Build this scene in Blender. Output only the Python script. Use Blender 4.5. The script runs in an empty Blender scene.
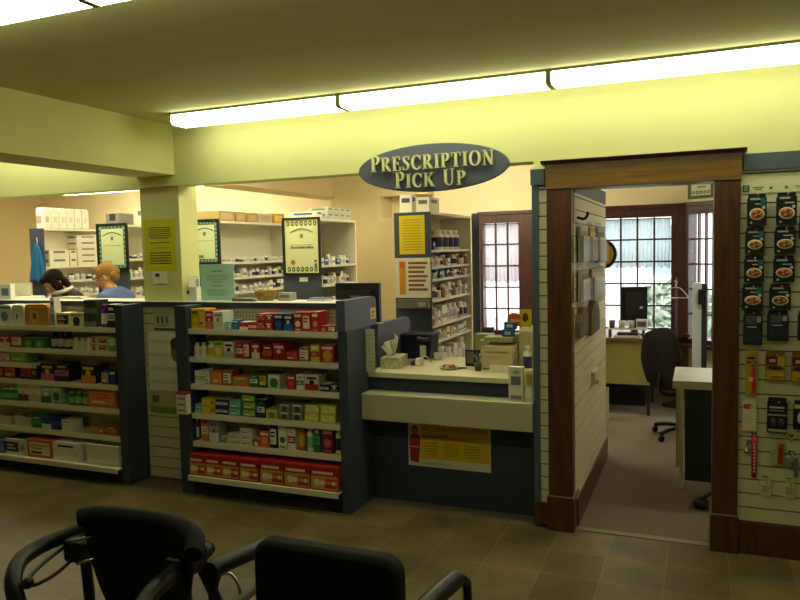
import bpy, bmesh, math, random
from mathutils import Vector, Matrix
PI = math.pi
SC = bpy.context.scene
COL = SC.collection
RND = random.Random(7)

# ------------------------------------------------------------------ materials
MATS = {}
def lin(c):
    return c/12.92 if c <= 0.04045 else ((c+0.055)/1.055)**2.4
def rgb(h):
    return tuple(lin(int(h[i:i+2], 16)/255) for i in (0, 2, 4))
def mat(hexc, rough=0.55, metal=0.0, noise=0.0, scale=8.0, spec=0.4, name=None, bump=0.0):
    key = (hexc, rough, metal, noise, scale, spec, bump)
    if key in MATS: return MATS[key]
    m = bpy.data.materials.new(name or 'paint_'+hexc); m.use_nodes = True
    nt = m.node_tree; b = nt.nodes['Principled BSDF']
    c = rgb(hexc)
    b.inputs['Roughness'].default_value = rough
    b.inputs['Metallic'].default_value = metal
    b.inputs['Specular IOR Level'].default_value = spec
    b.inputs['Base Color'].default_value = (*c, 1)
    if noise or bump:
        tc = nt.nodes.new('ShaderNodeTexCoord'); n = nt.nodes.new('ShaderNodeTexNoise')
        n.inputs['Scale'].default_value = scale; n.inputs['Detail'].default_value = 4
        nt.links.new(tc.outputs['Object'], n.inputs['Vector'])
        if noise:
            r = nt.nodes.new('ShaderNodeValToRGB')
            r.color_ramp.elements[0].position = 0.3; r.color_ramp.elements[1].position = 0.7
            r.color_ramp.elements[0].color = (*[x*(1-noise) for x in c], 1)
            r.color_ramp.elements[1].color = (*[min(1, x*(1+noise)) for x in c], 1)
            nt.links.new(n.outputs['Fac'], r.inputs['Fac']); nt.links.new(r.outputs['Color'], b.inputs['Base Color'])
        if bump:
            bp = nt.nodes.new('ShaderNodeBump'); bp.inputs['Strength'].default_value = bump; bp.inputs['Distance'].default_value = 0.01
            nt.links.new(n.outputs['Fac'], bp.inputs['Height']); nt.links.new(bp.outputs['Normal'], b.inputs['Normal'])
    MATS[key] = m
    return m
def emis(name, hexc, strength):
    m = bpy.data.materials.new(name); m.use_nodes = True
    nt = m.node_tree; b = nt.nodes['Principled BSDF']
    b.inputs['Base Color'].default_value = (.8, .8, .7, 1)
    b.inputs['Emission Color'].default_value = (*hexc, 1); b.inputs['Emission Strength'].default_value = strength
    return m
def glassy(name, tint=(1, 1, 1), opacity=0.06, rough=0.02):
    m = bpy.data.materials.new(name); m.use_nodes = True
    nt = m.node_tree; nt.nodes.clear()
    o = nt.nodes.new('ShaderNodeOutputMaterial'); mx = nt.nodes.new('ShaderNodeMixShader')
    t = nt.nodes.new('ShaderNodeBsdfTransparent'); g = nt.nodes.new('ShaderNodeBsdfGlossy')
    t.inputs['Color'].default_value = (*tint, 1); g.inputs['Roughness'].default_value = rough
    mx.inputs['Fac'].default_value = opacity
    nt.links.new(t.outputs[0], mx.inputs[1]); nt.links.new(g.outputs[0], mx.inputs[2]); nt.links.new(mx.outputs[0], o.inputs[0])
    return m
def sheer(name, hexc, opacity):
    m = bpy.data.materials.new(name); m.use_nodes = True
    nt = m.node_tree; nt.nodes.clear()
    o = nt.nodes.new('ShaderNodeOutputMaterial'); mx = nt.nodes.new('ShaderNodeMixShader')
    t = nt.nodes.new('ShaderNodeBsdfTransparent')
    a = nt.nodes.new('ShaderNodeMixShader'); d = nt.nodes.new('ShaderNodeBsdfDiffuse'); tr = nt.nodes.new('ShaderNodeBsdfTranslucent')
    for n in (d, tr): n.inputs['Color'].default_value = (*rgb(hexc), 1)
    a.inputs['Fac'].default_value = 0.6
    nt.links.new(d.outputs[0], a.inputs[1]); nt.links.new(tr.outputs[0], a.inputs[2])
    mx.inputs['Fac'].default_value = opacity
    nt.links.new(t.outputs[0], mx.inputs[1]); nt.links.new(a.outputs[0], mx.inputs[2]); nt.links.new(mx.outputs[0], o.inputs[0])
    return m
def wood(name, dark, light, axis=2, rough=0.35, scale=3.0):
    m = bpy.data.materials.new(name); m.use_nodes = True
    nt = m.node_tree; b = nt.nodes['Principled BSDF']; b.inputs['Roughness'].default_value = rough
    tc = nt.nodes.new('ShaderNodeTexCoord'); mp = nt.nodes.new('ShaderNodeMapping')
    s = [14, 14, 14]; s[axis] = 1.2; mp.inputs['Scale'].default_value = s
    n = nt.nodes.new('ShaderNodeTexNoise'); n.inputs['Scale'].default_value = scale; n.inputs['Detail'].default_value = 6; n.inputs['Distortion'].default_value = 0.8
    r = nt.nodes.new('ShaderNodeValToRGB'); r.color_ramp.elements[0].position = .3; r.color_ramp.elements[1].position = .72
    r.color_ramp.elements[0].color = (*rgb(dark), 1); r.color_ramp.elements[1].color = (*rgb(light), 1)
    nt.links.new(tc.outputs['Object'], mp.inputs['Vector']); nt.links.new(mp.outputs['Vector'], n.inputs['Vector'])
    nt.links.new(n.outputs['Fac'], r.inputs['Fac']); nt.links.new(r.outputs['Color'], b.inputs['Base Color'])
    return m
def tile_floor():
    m = bpy.data.materials.new('slate_tile'); m.use_nodes = True
    nt = m.node_tree; b = nt.nodes['Principled BSDF']
    tc = nt.nodes.new('ShaderNodeTexCoord')
    br = nt.nodes.new('ShaderNodeTexBrick')
    br.offset = 0.0; br.squash = 1
    br.inputs['Scale'].default_value = 1.0; br.inputs['Brick Width'].default_value = .297; br.inputs['Row Height'].default_value = .297
    br.inputs['Mortar Size'].default_value = .004; br.inputs['Mortar Smooth'].default_value = .2; br.inputs['Bias'].default_value = 0
    br.inputs['Color1'].default_value = (*rgb('665d44'), 1); br.inputs['Color2'].default_value = (*rgb('7e7050'), 1); br.inputs['Mortar'].default_value = (*rgb('857b5c'), 1)
    mp = nt.nodes.new('ShaderNodeMapping'); mp.inputs['Location'].default_value = (.741, .024, 0)
    nt.links.new(tc.outputs['Object'], mp.inputs['Vector']); nt.links.new(mp.outputs[0], br.inputs['Vector'])
    n = nt.nodes.new('ShaderNodeTexNoise'); n.inputs['Scale'].default_value = 3.2; n.inputs['Detail'].default_value = 6
    nt.links.new(tc.outputs['Object'], n.inputs['Vector'])
    r = nt.nodes.new('ShaderNodeValToRGB'); r.color_ramp.elements[0].position = .3; r.color_ramp.elements[1].position = .7
    r.color_ramp.elements[0].color = (.5, .58, .48, 1); r.color_ramp.elements[1].color = (1.22, 1.02, .78, 1)
    nt.links.new(n.outputs['Fac'], r.inputs['Fac'])
    mx = nt.nodes.new('ShaderNodeMix'); mx.data_type = 'RGBA'; mx.blend_type = 'MULTIPLY'; mx.inputs[0].default_value = 1
    nt.links.new(br.outputs['Color'], mx.inputs[6]); nt.links.new(r.outputs['Color'], mx.inputs[7])
    nt.links.new(mx.outputs[2], b.inputs['Base Color'])
    b.inputs['Roughness'].default_value = .42; b.inputs['Specular IOR Level'].default_value = .35
    bp = nt.nodes.new('ShaderNodeBump'); bp.inputs['Strength'].default_value = .25; bp.inputs['Distance'].default_value = .01
    nt.links.new(n.outputs['Fac'], bp.inputs['Height']); nt.links.new(bp.outputs['Normal'], b.inputs['Normal'])
    return m
def pegboard_mat():
    m = bpy.data.materials.new('pegboard'); m.use_nodes = True
    nt = m.node_tree; b = nt.nodes['Principled BSDF']; b.inputs['Roughness'].default_value = .6
    tc = nt.nodes.new('ShaderNodeTexCoord'); sp = nt.nodes.new('ShaderNodeSeparateXYZ'); cb = nt.nodes.new('ShaderNodeCombineXYZ')
    br = nt.nodes.new('ShaderNodeTexBrick'); br.offset = 0
    br.inputs['Scale'].default_value = 1; br.inputs['Brick Width'].default_value = .0254; br.inputs['Row Height'].default_value = .0254
    br.inputs['Mortar Size'].default_value = .0035; br.inputs['Color1'].default_value = (*rgb('cfc9ab'), 1); br.inputs['Color2'].default_value = (*rgb('cfc9ab'), 1)
    br.inputs['Mortar'].default_value = (*rgb('a49e82'), 1)
    nt.links.new(tc.outputs['Object'], sp.inputs[0]); nt.links.new(sp.outputs[0], cb.inputs[0]); nt.links.new(sp.outputs[2], cb.inputs[1])
    nt.links.new(cb.outputs[0], br.inputs['Vector']); nt.links.new(br.outputs['Color'], b.inputs['Base Color'])
    return m

def H(c): return c if not isinstance(c, str) else mat(c)

# ------------------------------------------------------------------ mesh builder
class MB:
    def __init__(s): s.bm = bmesh.new(); s.ms = []
    def _mi(s, m):
        m = H(m)
        if m not in s.ms: s.ms.append(m)
        return s.ms.index(m)
    def poly(s, pts, m):
        f = s.bm.faces.new([s.bm.verts.new(p) for p in pts]); f.material_index = s._mi(m); return f
    def box(s, x0, x1, y0, y1, z0, z1, m):
        i = s._mi(m)
        v = [s.bm.verts.new((x, y, z)) for z in (z0, z1) for y in (y0, y1) for x in (x0, x1)]
        for q in ((0, 2, 3, 1), (4, 5, 7, 6), (0, 1, 5, 4), (2, 6, 7, 3), (0, 4, 6, 2), (1, 3, 7, 5)):
            s.bm.faces.new([v[k] for k in q]).material_index = i
    def obox(s, c, size, m, R=None):
        i = s._mi(m); c = Vector(c); R = R or Matrix.Identity(3)
        v = [s.bm.verts.new(c+R@Vector((x*size[0]/2, y*size[1]/2, z*size[2]/2))) for z in (-1, 1) for y in (-1, 1) for x in (-1, 1)]
        for q in ((0, 2, 3, 1), (4, 5, 7, 6), (0, 1, 5, 4), (2, 6, 7, 3), (0, 4, 6, 2), (1, 3, 7, 5)):
            s.bm.faces.new([v[k] for k in q]).material_index = i
    def prism(s, pts, a, b, m, axis='y'):
        """2-D outline extruded from a to b along an axis; y: pts are (x,z), x: (y,z), z: (x,y)"""
        i = s._mi(m)
        f = {'y': lambda p, t: (p[0], t, p[1]), 'x': lambda p, t: (t, p[0], p[1]), 'z': lambda p, t: (p[0], p[1], t)}[axis]
        A = [s.bm.verts.new(f(p, a)) for p in pts]; B = [s.bm.verts.new(f(p, b)) for p in pts]
        n = len(pts)
        fs = [s.bm.faces.new(A), s.bm.faces.new(B[::-1])]
        for k in range(n): fs.append(s.bm.faces.new([A[k], B[k], B[(k+1) % n], A[(k+1) % n]][::-1]))
        for q in fs: q.material_index = i
    def lathe(s, prof, c, m, n=16, R=None, ms=None):
        """prof: list of (r,z); ms optional per-segment materials"""
        R = R or Matrix.Identity(3); c = Vector(c)
        rings = []
        for r, z in prof:
            rings.append([s.bm.verts.new(c+R@Vector((max(r, 1e-5)*math.cos(2*PI*k/n), max(r, 1e-5)*math.sin(2*PI*k/n), z))) for k in range(n)])
        for j in range(len(prof)-1):
            i = s._mi(ms[j] if ms else m)
            for k in range(n):
                f = s.bm.faces.new([rings[j][k], rings[j][(k+1) % n], rings[j+1][(k+1) % n], rings[j+1][k]]); f.material_index = i; f.smooth = True
        i = s._mi(ms[0] if ms else m); s.bm.faces.new(rings[0][::-1]).material_index = i
        i = s._mi(ms[-1] if ms else m); s.bm.faces.new(rings[-1]).material_index = i
    def cyl(s, c, r, h, m, n=16, axis='z'):
        R = {'z': Matrix.Identity(3), 'y': Matrix.Rotation(-PI/2, 3, 'X'), 'x': Matrix.Rotation(PI/2, 3, 'Y')}[axis]
        s.lathe([(r, 0), (r, h)], c, m, n, R)
    def ell(s, c, r, m, n=20, k=12, R=None):
        prof = [(math.sin(PI*j/k), -math.cos(PI*j/k)) for j in range(k+1)]
        R = R or Matrix.Identity(3); c = Vector(c); i = s._mi(m); rings = []
        for a, z in prof:
            rings.append([s.bm.verts.new(c+R@Vector((r[0]*max(a, 1e-4)*math.cos(2*PI*q/n), r[1]*max(a, 1e-4)*math.sin(2*PI*q/n), r[2]*z))) for q in range(n)])
        for j in range(k):
            for q in range(n):
                f = s.bm.faces.new([rings[j][q], rings[j][(q+1) % n], rings[j+1][(q+1) % n], rings[j+1][q]]); f.material_index = i; f.smooth = True
        s.bm.faces.new(rings[0][::-1]).material_index = i; s.bm.faces.new(rings[-1]).material_index = i
    def tube(s, pts, r, m, n=10, steps=6, smooth=True, rr=None, flat=1.0):
        P = [Vector(p) for p in pts]
        if smooth and len(P) > 2: P = catmull(P, steps)
        rad = r if callable(r) else (lambda t: r)
        i = s._mi(m); rings = []
        up = None
        for k, p in enumerate(P):
            d = (P[min(k+1, len(P)-1)]-P[max(k-1, 0)]).normalized()
            if up is None:
                up = Vector((0, 0, 1)) if abs(d.z) < .9 else Vector((0, 1, 0))
            u = (up-d*up.dot(d)).normalized(); v = d.cross(u); up = u
            q = rad(k/(len(P)-1))
            rings.append([s.bm.verts.new(p+(u*math.cos(2*PI*a/n)*flat+v*math.sin(2*PI*a/n))*q) for a in range(n)])
        for j in range(len(rings)-1):
            for a in range(n):
                f = s.bm.faces.new([rings[j][a], rings[j][(a+1) % n], rings[j+1][(a+1) % n], rings[j+1][a]]); f.material_index = i; f.smooth = True
        s.bm.faces.new(rings[0][::-1]).material_index = i; s.bm.faces.new(rings[-1]).material_index = i
    def mesh(s, name):
        bmesh.ops.recalc_face_normals(s.bm, faces=s.bm.faces[:])
        me = bpy.data.meshes.new(name); s.bm.to_mesh(me); s.bm.free()
        for m in s.ms: me.materials.append(m)
        return me
    def build(s, name, parent=None, off=None, bevel=0, seg=2):
        """off: vertices are in world coordinates, origin goes to off (or to the parent's place)"""
        if off is None and parent is not None: off = None
        if off is not None: bmesh.ops.translate(s.bm, verts=s.bm.verts[:], vec=-Vector(off))
        me = s.mesh(name); o = bpy.data.objects.new(name, me); COL.objects.link(o)
        if parent is not None: o.parent = parent
        elif off is not None: o.location = off
        if bevel:
            b = o.modifiers.new('bevel', 'BEVEL'); b.width = bevel; b.segments = seg; b.limit_method = 'ANGLE'
        return o
def catmull(P, n):
    out = []
    for i in range(len(P)-1):
        p0 = P[max(i-1, 0)]; p1 = P[i]; p2 = P[i+1]; p3 = P[min(i+2, len(P)-1)]
        for k in range(n):
            t = k/n
            out.append(.5*((2*p1)+(p2-p0)*t+(2*p0-5*p1+4*p2-p3)*t*t+(3*p1-p0-3*p2+p3)*t**3))
    out.append(P[-1]); return out
def tag(o, label=None, cat=None, group=None, kind=None):
    if label: o['label'] = label
    if cat: o['category'] = cat
    if group: o['group'] = group
    if kind: o['kind'] = kind
    return o
def T(name, label, cat, loc, rz=0, group=None):
    o = bpy.data.objects.new(name, None); o.empty_display_size = .05; COL.objects.link(o)
    o.location = loc; o.rotation_euler = (0, 0, rz)
    return tag(o, label, cat, group)
def ST(name, mb, label=None, cat=None, off=(0, 0, 0)):
    o = mb.build(name, off=off); o['kind'] = 'structure'
    return tag(o, label, cat)
def SE(name, label, cat, loc=(0, 0, 0)):
    o = T(name, label, cat, loc); o['kind'] = 'structure'; return o
def single(name, label, cat, mb, off, group=None, bevel=0):
    return tag(mb.build(name, off=off, bevel=bevel), label, cat, group)
def dup(root, loc, label=None, group=None, rz=None):
    r = root.copy(); COL.objects.link(r); r.location = loc
    if rz is not None: r.rotation_euler = (0, 0, rz)
    if label: r['label'] = label
    if group: r['group'] = group
    for ch in list(root.children):
        c = ch.copy(); COL.objects.link(c); c.parent = r
        for g in list(ch.children):
            d = g.copy(); COL.objects.link(d); d.parent = c
    return r
def text_mesh(body, size, extrude=0.0008):
    cu = bpy.data.curves.new('lettering', 'FONT'); cu.body = body; cu.size = size; cu.extrude = extrude
    cu.align_x = 'LEFT'; cu.align_y = 'BOTTOM_BASELINE'
    o = bpy.data.objects.new('lettering', cu); COL.objects.link(o)
    dg = bpy.context.evaluated_depsgraph_get()
    me = bpy.data.meshes.new_from_object(o.evaluated_get(dg)); bpy.data.objects.remove(o)
    return me
def text_on(mb, body, x, y, z, width, m, size=None, hgt=None):
    """lettering on a face that looks towards -Y: adds to an MB, scaled to a width"""
    me = text_mesh(body, 1.0, 0)
    xs = [v.co.x for v in me.vertices]; k = width/(max(xs)-min(xs)); ky = k if hgt is None else hgt/0.72
    i = mb._mi(m)
    vs = [mb.bm.verts.new((x+(v.co.x-min(xs))*k, y, z+v.co.y*ky)) for v in me.vertices]
    for p in me.polygons:
        try: mb.bm.faces.new([vs[q] for q in p.vertices]).material_index = i
        except ValueError: pass
    bpy.data.meshes.remove(me)
def lines(mb, x0, x1, y, z0, z1, n, m, rnd, t=.45, short=.5):
    """printed lines of small text on a -Y face"""
    p = (z1-z0)/n
    for k in range(n):
        zz = z1-p*(k+.5); w = (x1-x0)*(1-rnd.random()*short*(.3 if k < n-1 else 1))
        xc = (x0+x1)/2
        mb.box(xc-w/2, xc+w/2, y-.0006, y, zz-p*t/2, zz+p*t/2, m)

# palette
M_WALL = mat('dad997', .75, noise=.03, scale=3, name='yellow_green_wall_paint')
M_CEIL = mat('d0cb92', .85, name='ceiling_paint')
M_PEACH = mat('ead9ae', .75, noise=.02, scale=2, name='peach_wall_paint')
M_BEIGE = mat('d6c496', .8, name='beige_wall_paint')
M_NAVY = mat('3d4657', .5, name='navy_laminate', noise=.04, scale=30)
M_NAVY2 = mat('353d4c', .5, name='dark_navy_laminate')
M_TRIMN = mat('525e68', .5, name='slate_trim_paint')
M_SLAT = mat('dad6b4', .5, name='cream_slatwall')
M_GROOVE = mat('4d4b36', .8, name='slat_groove')
M_CREAM = mat('dcd6bc', .5, name='cream_metal_shelf')
M_WHITE = mat('e8e6dc', .5, name='white_laminate')
M_PAPER = mat('ecebdd', .8, name='white_paper')
M_INK = mat('3c3c36', .8, name='print_ink')
M_BLACK = mat('101012', .45, name='black_plastic')
M_BLKFAB = mat('17171a', .9, noise=.2, scale=60, name='black_fabric')
M_STEEL = mat('b9bcbc', .25, 1.0, name='chrome')
M_WOODV = wood('stained_wood_upright', '3f2110', '653a18', 2)
M_WOODH = wood('stained_wood_head', '6b4816', '946a26', 0)
M_WIN = wood('window_wood', '2e1510', '54281a', 2)
M_PEG = pegboard_mat()
M_TILE = tile_floor()
M_CARPET = mat('756a57', .95, noise=.12, scale=90, name='carpet', bump=.3)
M_KICK = mat('16171a', .8, name='kick_plate')
M_GLASS = glassy('window_glass', opacity=.05)
M_CLEAR = glassy('clear_acrylic', (.96, .97, .95), .16, .12)
M_SCR = mat('565b75', .45, name='grey blue laminate')

# ------------------------------------------------------------------ setting
FX0, FX1, FY0 = -7.4, 2.6, -2.6
WY = 4.17; CZ = 2.565; BY = 8.1; PX0 = -9.2
m = MB(); m.box(FX0, FX1, FY0, WY, -.08, 0, M_TILE); ST('floor', m, 'slate look tile floor of the shop front', 'floor')
m = MB(); m.box(PX0, FX1, WY, BY+.1, -.08, 0, M_CARPET); ST('floor', m, 'brown grey carpet of the back rooms', 'floor')
m = MB(); m.box(FX0, FX1, FY0, WY+.15, CZ, CZ+.08, M_CEIL); ST('ceiling', m, 'olive painted ceiling of the shop front', 'ceiling')
m = MB(); m.box(PX0, FX1, WY+.15, BY+.1, CZ, CZ+.08, M_PEACH); ST('ceiling', m, 'pale ceiling over the back rooms', 'ceiling')
m = MB(); m.box(FX0-.1, FX0, FY0, WY, 0, CZ, M_WALL); ST('wall_left', m)
m = MB(); m.box(FX1, FX1+.1, FY0, BY+.1, 0, CZ, M_WALL); ST('wall_right', m)
m = MB(); m.box(FX0, FX1, FY0-.1, FY0, 0, CZ, M_WALL); ST('wall_rear', m)
m = MB(); m.box(PX0-.1, PX0, WY, BY+.1, 0, CZ, M_BEIGE); ST('wall_pharmacy_side', m)
m = MB(); m.box(PX0, FX0, WY-.1, WY, 0, CZ, M_BEIGE); ST('wall_pharmacy_return', m)
# front wall: header over the openings, solid right part (beside the doorway)
m = MB(); m.box(FX0, -.885, WY, WY+.15, 2.14, CZ, M_WALL); m.box(-.885, .075, WY, WY+.13, 2.0, CZ, M_WALL); m.box(.075, FX1, WY, WY+.13, 0, CZ, M_WALL)
ST('wall_front', m, 'yellow green wall and header in front of the pharmacy', 'wall')
# beam and column
m = MB(); m.box(-3.80, -3.45, FY0, WY, 2.215, CZ, M_WALL); ST('trim_1', m, 'dropped ceiling beam running to the column', 'beam')
m = MB(); m.box(-3.80, -3.45, 4.2, 4.40, 1.313, 2.2145, M_WALL); m.box(-3.80, -3.45, 4.32, 4.40, 2.2145, 2.56, M_WALL); ST('trim_2', m, 'square column standing on the counter ledge', 'column')
# half wall behind the gondolas with its ledge
m = MB(); m.box(-6.7, -2.065, WY, 4.30, 0, 1.283, M_BEIGE); ST('wall_counter', m, 'half height wall behind the shelving units', 'half wall')
led = SE('trim_3', 'cream ledge with navy edge on the half wall', 'ledge', (-4.4, 4.28, 1.283))
m = MB(); m.box(-6.7, -2.065, 4.145, 4.42, 1.284, 1.313, M_WHITE); m.build('ledge_top', led, led.location)
m = MB(); m.box(-6.7, -2.065, 4.128, 4.1449, 1.277, 1.311, M_NAVY2); m.build('edge_band', led, led.location)

def slats(mb, x0, x1, z0, z1, yf, yb, mm=M_SLAT, pitch=.0762, start=None):
    mb.box(x0, x1, yf+.008, yb, z0, z1, M_GROOVE)
    z = z0
    while z < z1-.004:
        t = min(z+pitch-.007, z1); mb.box(x0, x1, yf, yf+.0079, z, t, mm); z += pitch
def slats_x(mb, y0, y1, z0, z1, xf, xb, mm=M_SLAT, pitch=.0762):
    mb.box(xb, xf-.008, y0, y1, z0, z1, M_GROOVE)
    z = z0
    while z < z1-.004:
        t = min(z+pitch-.007, z1); mb.box(xf-.0079, xf, y0, y1, z, t, mm); z += pitch
# slat strip between the two shelving units
m = MB(); slats(m, -3.771, -3.3125, .01, 1.276, 4.145, 4.169, mat('cfcaa4', .5)); ST('trim_4', m, 'cream slatwall strip between the two shelving units', 'slatwall')
# partition between pharmacy and office
m = MB(); m.box(-.86, -.69, 4.22, 5.68, 0, 1.95, M_PEACH)
slats_x(m, 4.195, 5.69, .185, 1.955, -.66, -.689)
m.box(-.862, -.658, 4.2, 5.692, 1.955, 2.05, M_TRIMN)
ST('wall_partition', m, 'cream slatwall partition at the left of the office', 'partition')
m = MB(); m.box(-.689, -.645, 4.2, 5.695, 0, .165, M_WOODV); m.box(-.689, -.652, 4.2, 5.695, .165, .182, mat('b9ad94')); ST('baseboard_partition', m, 'dark wood baseboard under the partition', 'baseboard')
# partition end beside the pick-up window: narrow slat strip
m = MB(); slats(m, -.853, -.80, .15, 1.99, 4.15, 4.195); ST('trim_5', m, 'narrow cream slat strip left of the doorway', 'slatwall')
m = MB(); m.box(-.89, -.854, 4.14, 4.199, .15, 2.0, M_TRIMN); m.box(-.895, -.815, 4.13, 4.2, 2.0, 2.09, M_TRIMN); ST('trim_6', m, 'slate grey edge trim at the left of the doorway', 'trim')
m = MB(); m.box(-.89, -.80, 4.128, 4.199, .02, .15, M_WOODV); ST('baseboard_left', m, 'dark wood block at the foot of the narrow slat strip', 'baseboard')
# right slatwall
m = MB(); slats(m, .19, FX1, .175, 2.015, 4.14, 4.1695); ST('trim_7', m, 'cream slatwall at the right of the doorway', 'slatwall')
m = MB(); m.box(.21, FX1, 4.125, 4.1695, 2.016, 2.10, M_TRIMN); ST('trim_8', m, 'slate grey band over the right slatwall', 'trim')
m = MB(); m.box(.19, FX1, 4.12, 4.1695, 0, .17, M_WOODV); ST('baseboard_right', m, 'dark wood baseboard under the right slatwall', 'baseboard')
# cased opening
d = SE('door_1', 'brown wood cased doorway into the office', 'doorway', (-.3, 4.15, 0))
for x0, x1 in ((-.80, -.662), (.07, .195)):
    m = MB(); m.box(x0, x1, 4.11, 4.30, .205, 1.968, M_WOODV); m.build('casing', d, d.location, bevel=.004)
    m = MB(); m.box(x0-.008, x1+.008, 4.10, 4.30, 0, .20, M_WOODV); m.box(x0-.004, x1+.004, 4.104, 4.30, .20, .206, mat('7a5a3a')); m.build('plinth_block', d, d.location, bevel=.003)
m = MB(); m.box(-.805, .20, 4.105, 4.168, 1.97, 2.11, M_WOODH); m.box(-.805, .20, 4.168, 4.30, 1.97, 1.999, M_WOODH); m.build('head_casing', d, d.location, bevel=.003)
m = MB(); m.prism([(4.075, 2.128), (4.168, 2.128), (4.168, 2.111), (4.10, 2.111)], -.828, .222, M_WOODV, 'x'); m.build('cap_moulding', d, d.location)
m = MB(); m.box(-.655, .062, 4.15, 4.2, 0, .006, mat('8a8062', .5)); ST('trim_9', m, 'threshold strip in the doorway', 'threshold')

# back wall with windows
def window(name, label, x0, x1, z0, z1, cols, rows, y, frame_l=.06, frame_r=.06, head=.12, sill=.05, rot=0, px=None):
    w = SE(name, label, 'window', ((x0+x1)/2, y, z0)); 
    L = w.location.copy()
    m = MB(); m.box(x0-frame_l, x0, y-.05, y+.09, z0-sill, z1+head, M_WIN); m.box(x1, x1+frame_r, y-.05, y+.09, z0-sill, z1+head, M_WIN)
    m.box(x0, x1, y-.05, y+.09, z1, z1+head, M_WIN); m.box(x0, x1, y-.05, y+.09, z0-sill, z0, M_WIN)
    m.box(x0-frame_l, x1+frame_r, y-.075, y-.05, z1+head-.035, z1+head, M_WIN)
    m.build('window_frame', w, L)
    m = MB()
    for k in range(1, cols): xx = x0+(x1-x0)*k/cols; m.box(xx-.009, xx+.009, y-.005, y+.03, z0, z1, M_WIN)
    for k in range(1, rows): zz = z0+(z1-z0)*k/rows; m.box(x0, x1, y-.006, y+.031, zz-.009, zz+.009, M_WIN)
    m.build('muntins', w, L)
    m = MB(); m.box(x0, x1, y+.010, y+.014, z0, z1, M_GLASS); m.build('pane', w, L)
    m = MB(); m.box(x0-frame_l-.02, x1+frame_r+.02, y-.13, y-.0505, z0-sill-.03, z0-sill, M_WIN); m.build('window_sill', w, L)
    if rot: w.rotation_euler = (0, 0, rot)
    return w
window('window_1', 'brown wood window behind the pick up counter', -2.305, -1.885, .70, 1.93, 3, 5, BY, .05, .21, .13)
window('window_2', 'office window with many small panes behind the desk', -1.12, -.27, .76, 1.935, 5, 5, BY, .06, .17, .13)
w3 = window('window_3', 'narrow angled office window beside the brown post', .0, .5, .66, 1.95, 6, 5, 7.9, .05, .06, .12)
w3.location = (.13, 7.93, .66); w3.rotation_euler = (0, 0, -.62)
m = MB()
m.box(PX0, -2.36, BY, BY+.1, 0, CZ, M_PEACH)
m.box(-2.36, -1.67, BY, BY+.1, 2.06, CZ, M_PEACH); m.box(-2.36, -1.67, BY, BY+.1, 0, .64, M_PEACH)
m.box(-1.67, -1.18, BY, BY+.1, 0, CZ, M_PEACH)
m.box(-1.18, -.10, BY, BY+.1, 2.065, CZ, M_PEACH); m.box(-1.18, -.10, BY, BY+.1, 0, .70, mat('6a5a3a', .8))
ST('wall_back', m, 'peach back wall behind the pharmacy and office', 'wall')
# angled bay wall
a = -.62; ca, sa = math.cos(a), math.sin(a); R3 = Matrix.Rotation(a, 3, 'Z'); c0 = Vector((-.10, BY+.03, 0))
m = MB()
def bay(u0, u1, z0, z1):
    c = c0+R3@Vector(((u0+u1)/2, .05, (z0+z1)/2)); m.obox(c, (u1-u0, .1, z1-z0), M_PEACH, R3)
bay(0, .60, 0, .60); bay(0, .60, 2.075, CZ); bay(.585, 3.3, 0, CZ)
ST('wall_bay', m, 'angled bay wall of the office', 'wall')
# outdoors
m = MB(); m.box(-30, 30, BY+.3, 60, -.3, -.25, mat('9a9a90', .9)); ST('ground', m, 'pale ground outside the windows', 'ground')
M_LEAF = mat('86947f', .9, noise=.3, scale=9)
def bush(loc, r, label, seed):
    rn = random.Random(seed); m = MB()
    for k in range(700):
        d = Vector((rn.gauss(0, 1), rn.gauss(0, 1), rn.gauss(0, 1))).normalized()*(.55+.45*rn.random()**.5)
        p = Vector((d.x*r[0], d.y*r[1], d.z*r[2])); q = Vector((rn.gauss(0, 1), rn.gauss(0, 1), rn.gauss(0, 1))).normalized(); t = q.orthogonal().normalized()
        s = .09+.06*rn.random()
        m.poly([p-q*s, p+t*s*.5, p+q*s, p-t*s*.5], M_LEAF)
    m.tube([(0, 0, -r[2]-.12), (0, 0, 0)], .04, mat('5a4a36'), smooth=False)
    o = m.build('bush'); o.location = loc; tag(o, label, 'bush'); return o
bush((-.35, 12.2, .35), (.75, .6, .75), 'leafy green bush outside the office window', 3)
m = MB(); m.box(-7, 6, 19, 19.4, -.25, 2.6, mat('f0eee8', .9)); m.prism([(18.6, 2.6), (19.4, 2.6), (19.4, 4.2)], -7.4, 6.4, mat('b9b0ac', .9), 'x')
for x in (-4.6, -1.2, 2.4): m.box(x, x+.9, 18.97, 19, .9, 2.1, mat('8fa0a8', .3))
single('house', 'pale house across the street outside the windows', 'house', m, (-.5, 19, -.25))
# curtains
def valance(name, label, x0, x1, z0, z1, y, mm, waves):
    m = MB(); n = 90; i = m._mi(mm); V = []
    for k in range(n+1):
        x = x0+(x1-x0)*k/n; dy = .012*math.sin(k/n*waves*2*PI); zb = z0+.012*math.sin(k/n*waves*PI)
        V.append((m.bm.verts.new((x, y+dy, zb)), m.bm.verts.new((x, y+dy*.6, z1))))
    for k in range(n):
        f = m.bm.faces.new([V[k][0], V[k+1][0], V[k+1][1], V[k][1]]); f.material_index = i; f.smooth = True
    m.tube([(x0-.02, y, z1), (x1+.02, y, z1)], .006, M_STEEL, smooth=False)
    o = single(name, label, 'curtain', m, ((x0+x1)/2, y, z0)); sd = o.modifiers.new('s', 'SOLIDIFY'); sd.thickness = .001; return o
valance('valance_curtain', 'sheer pleated valance across the top of the office window', -1.11, -.28, 1.40, 1.92, BY+.045, sheer('sheer_white', 'd5e2e4', .8), 22)
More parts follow.
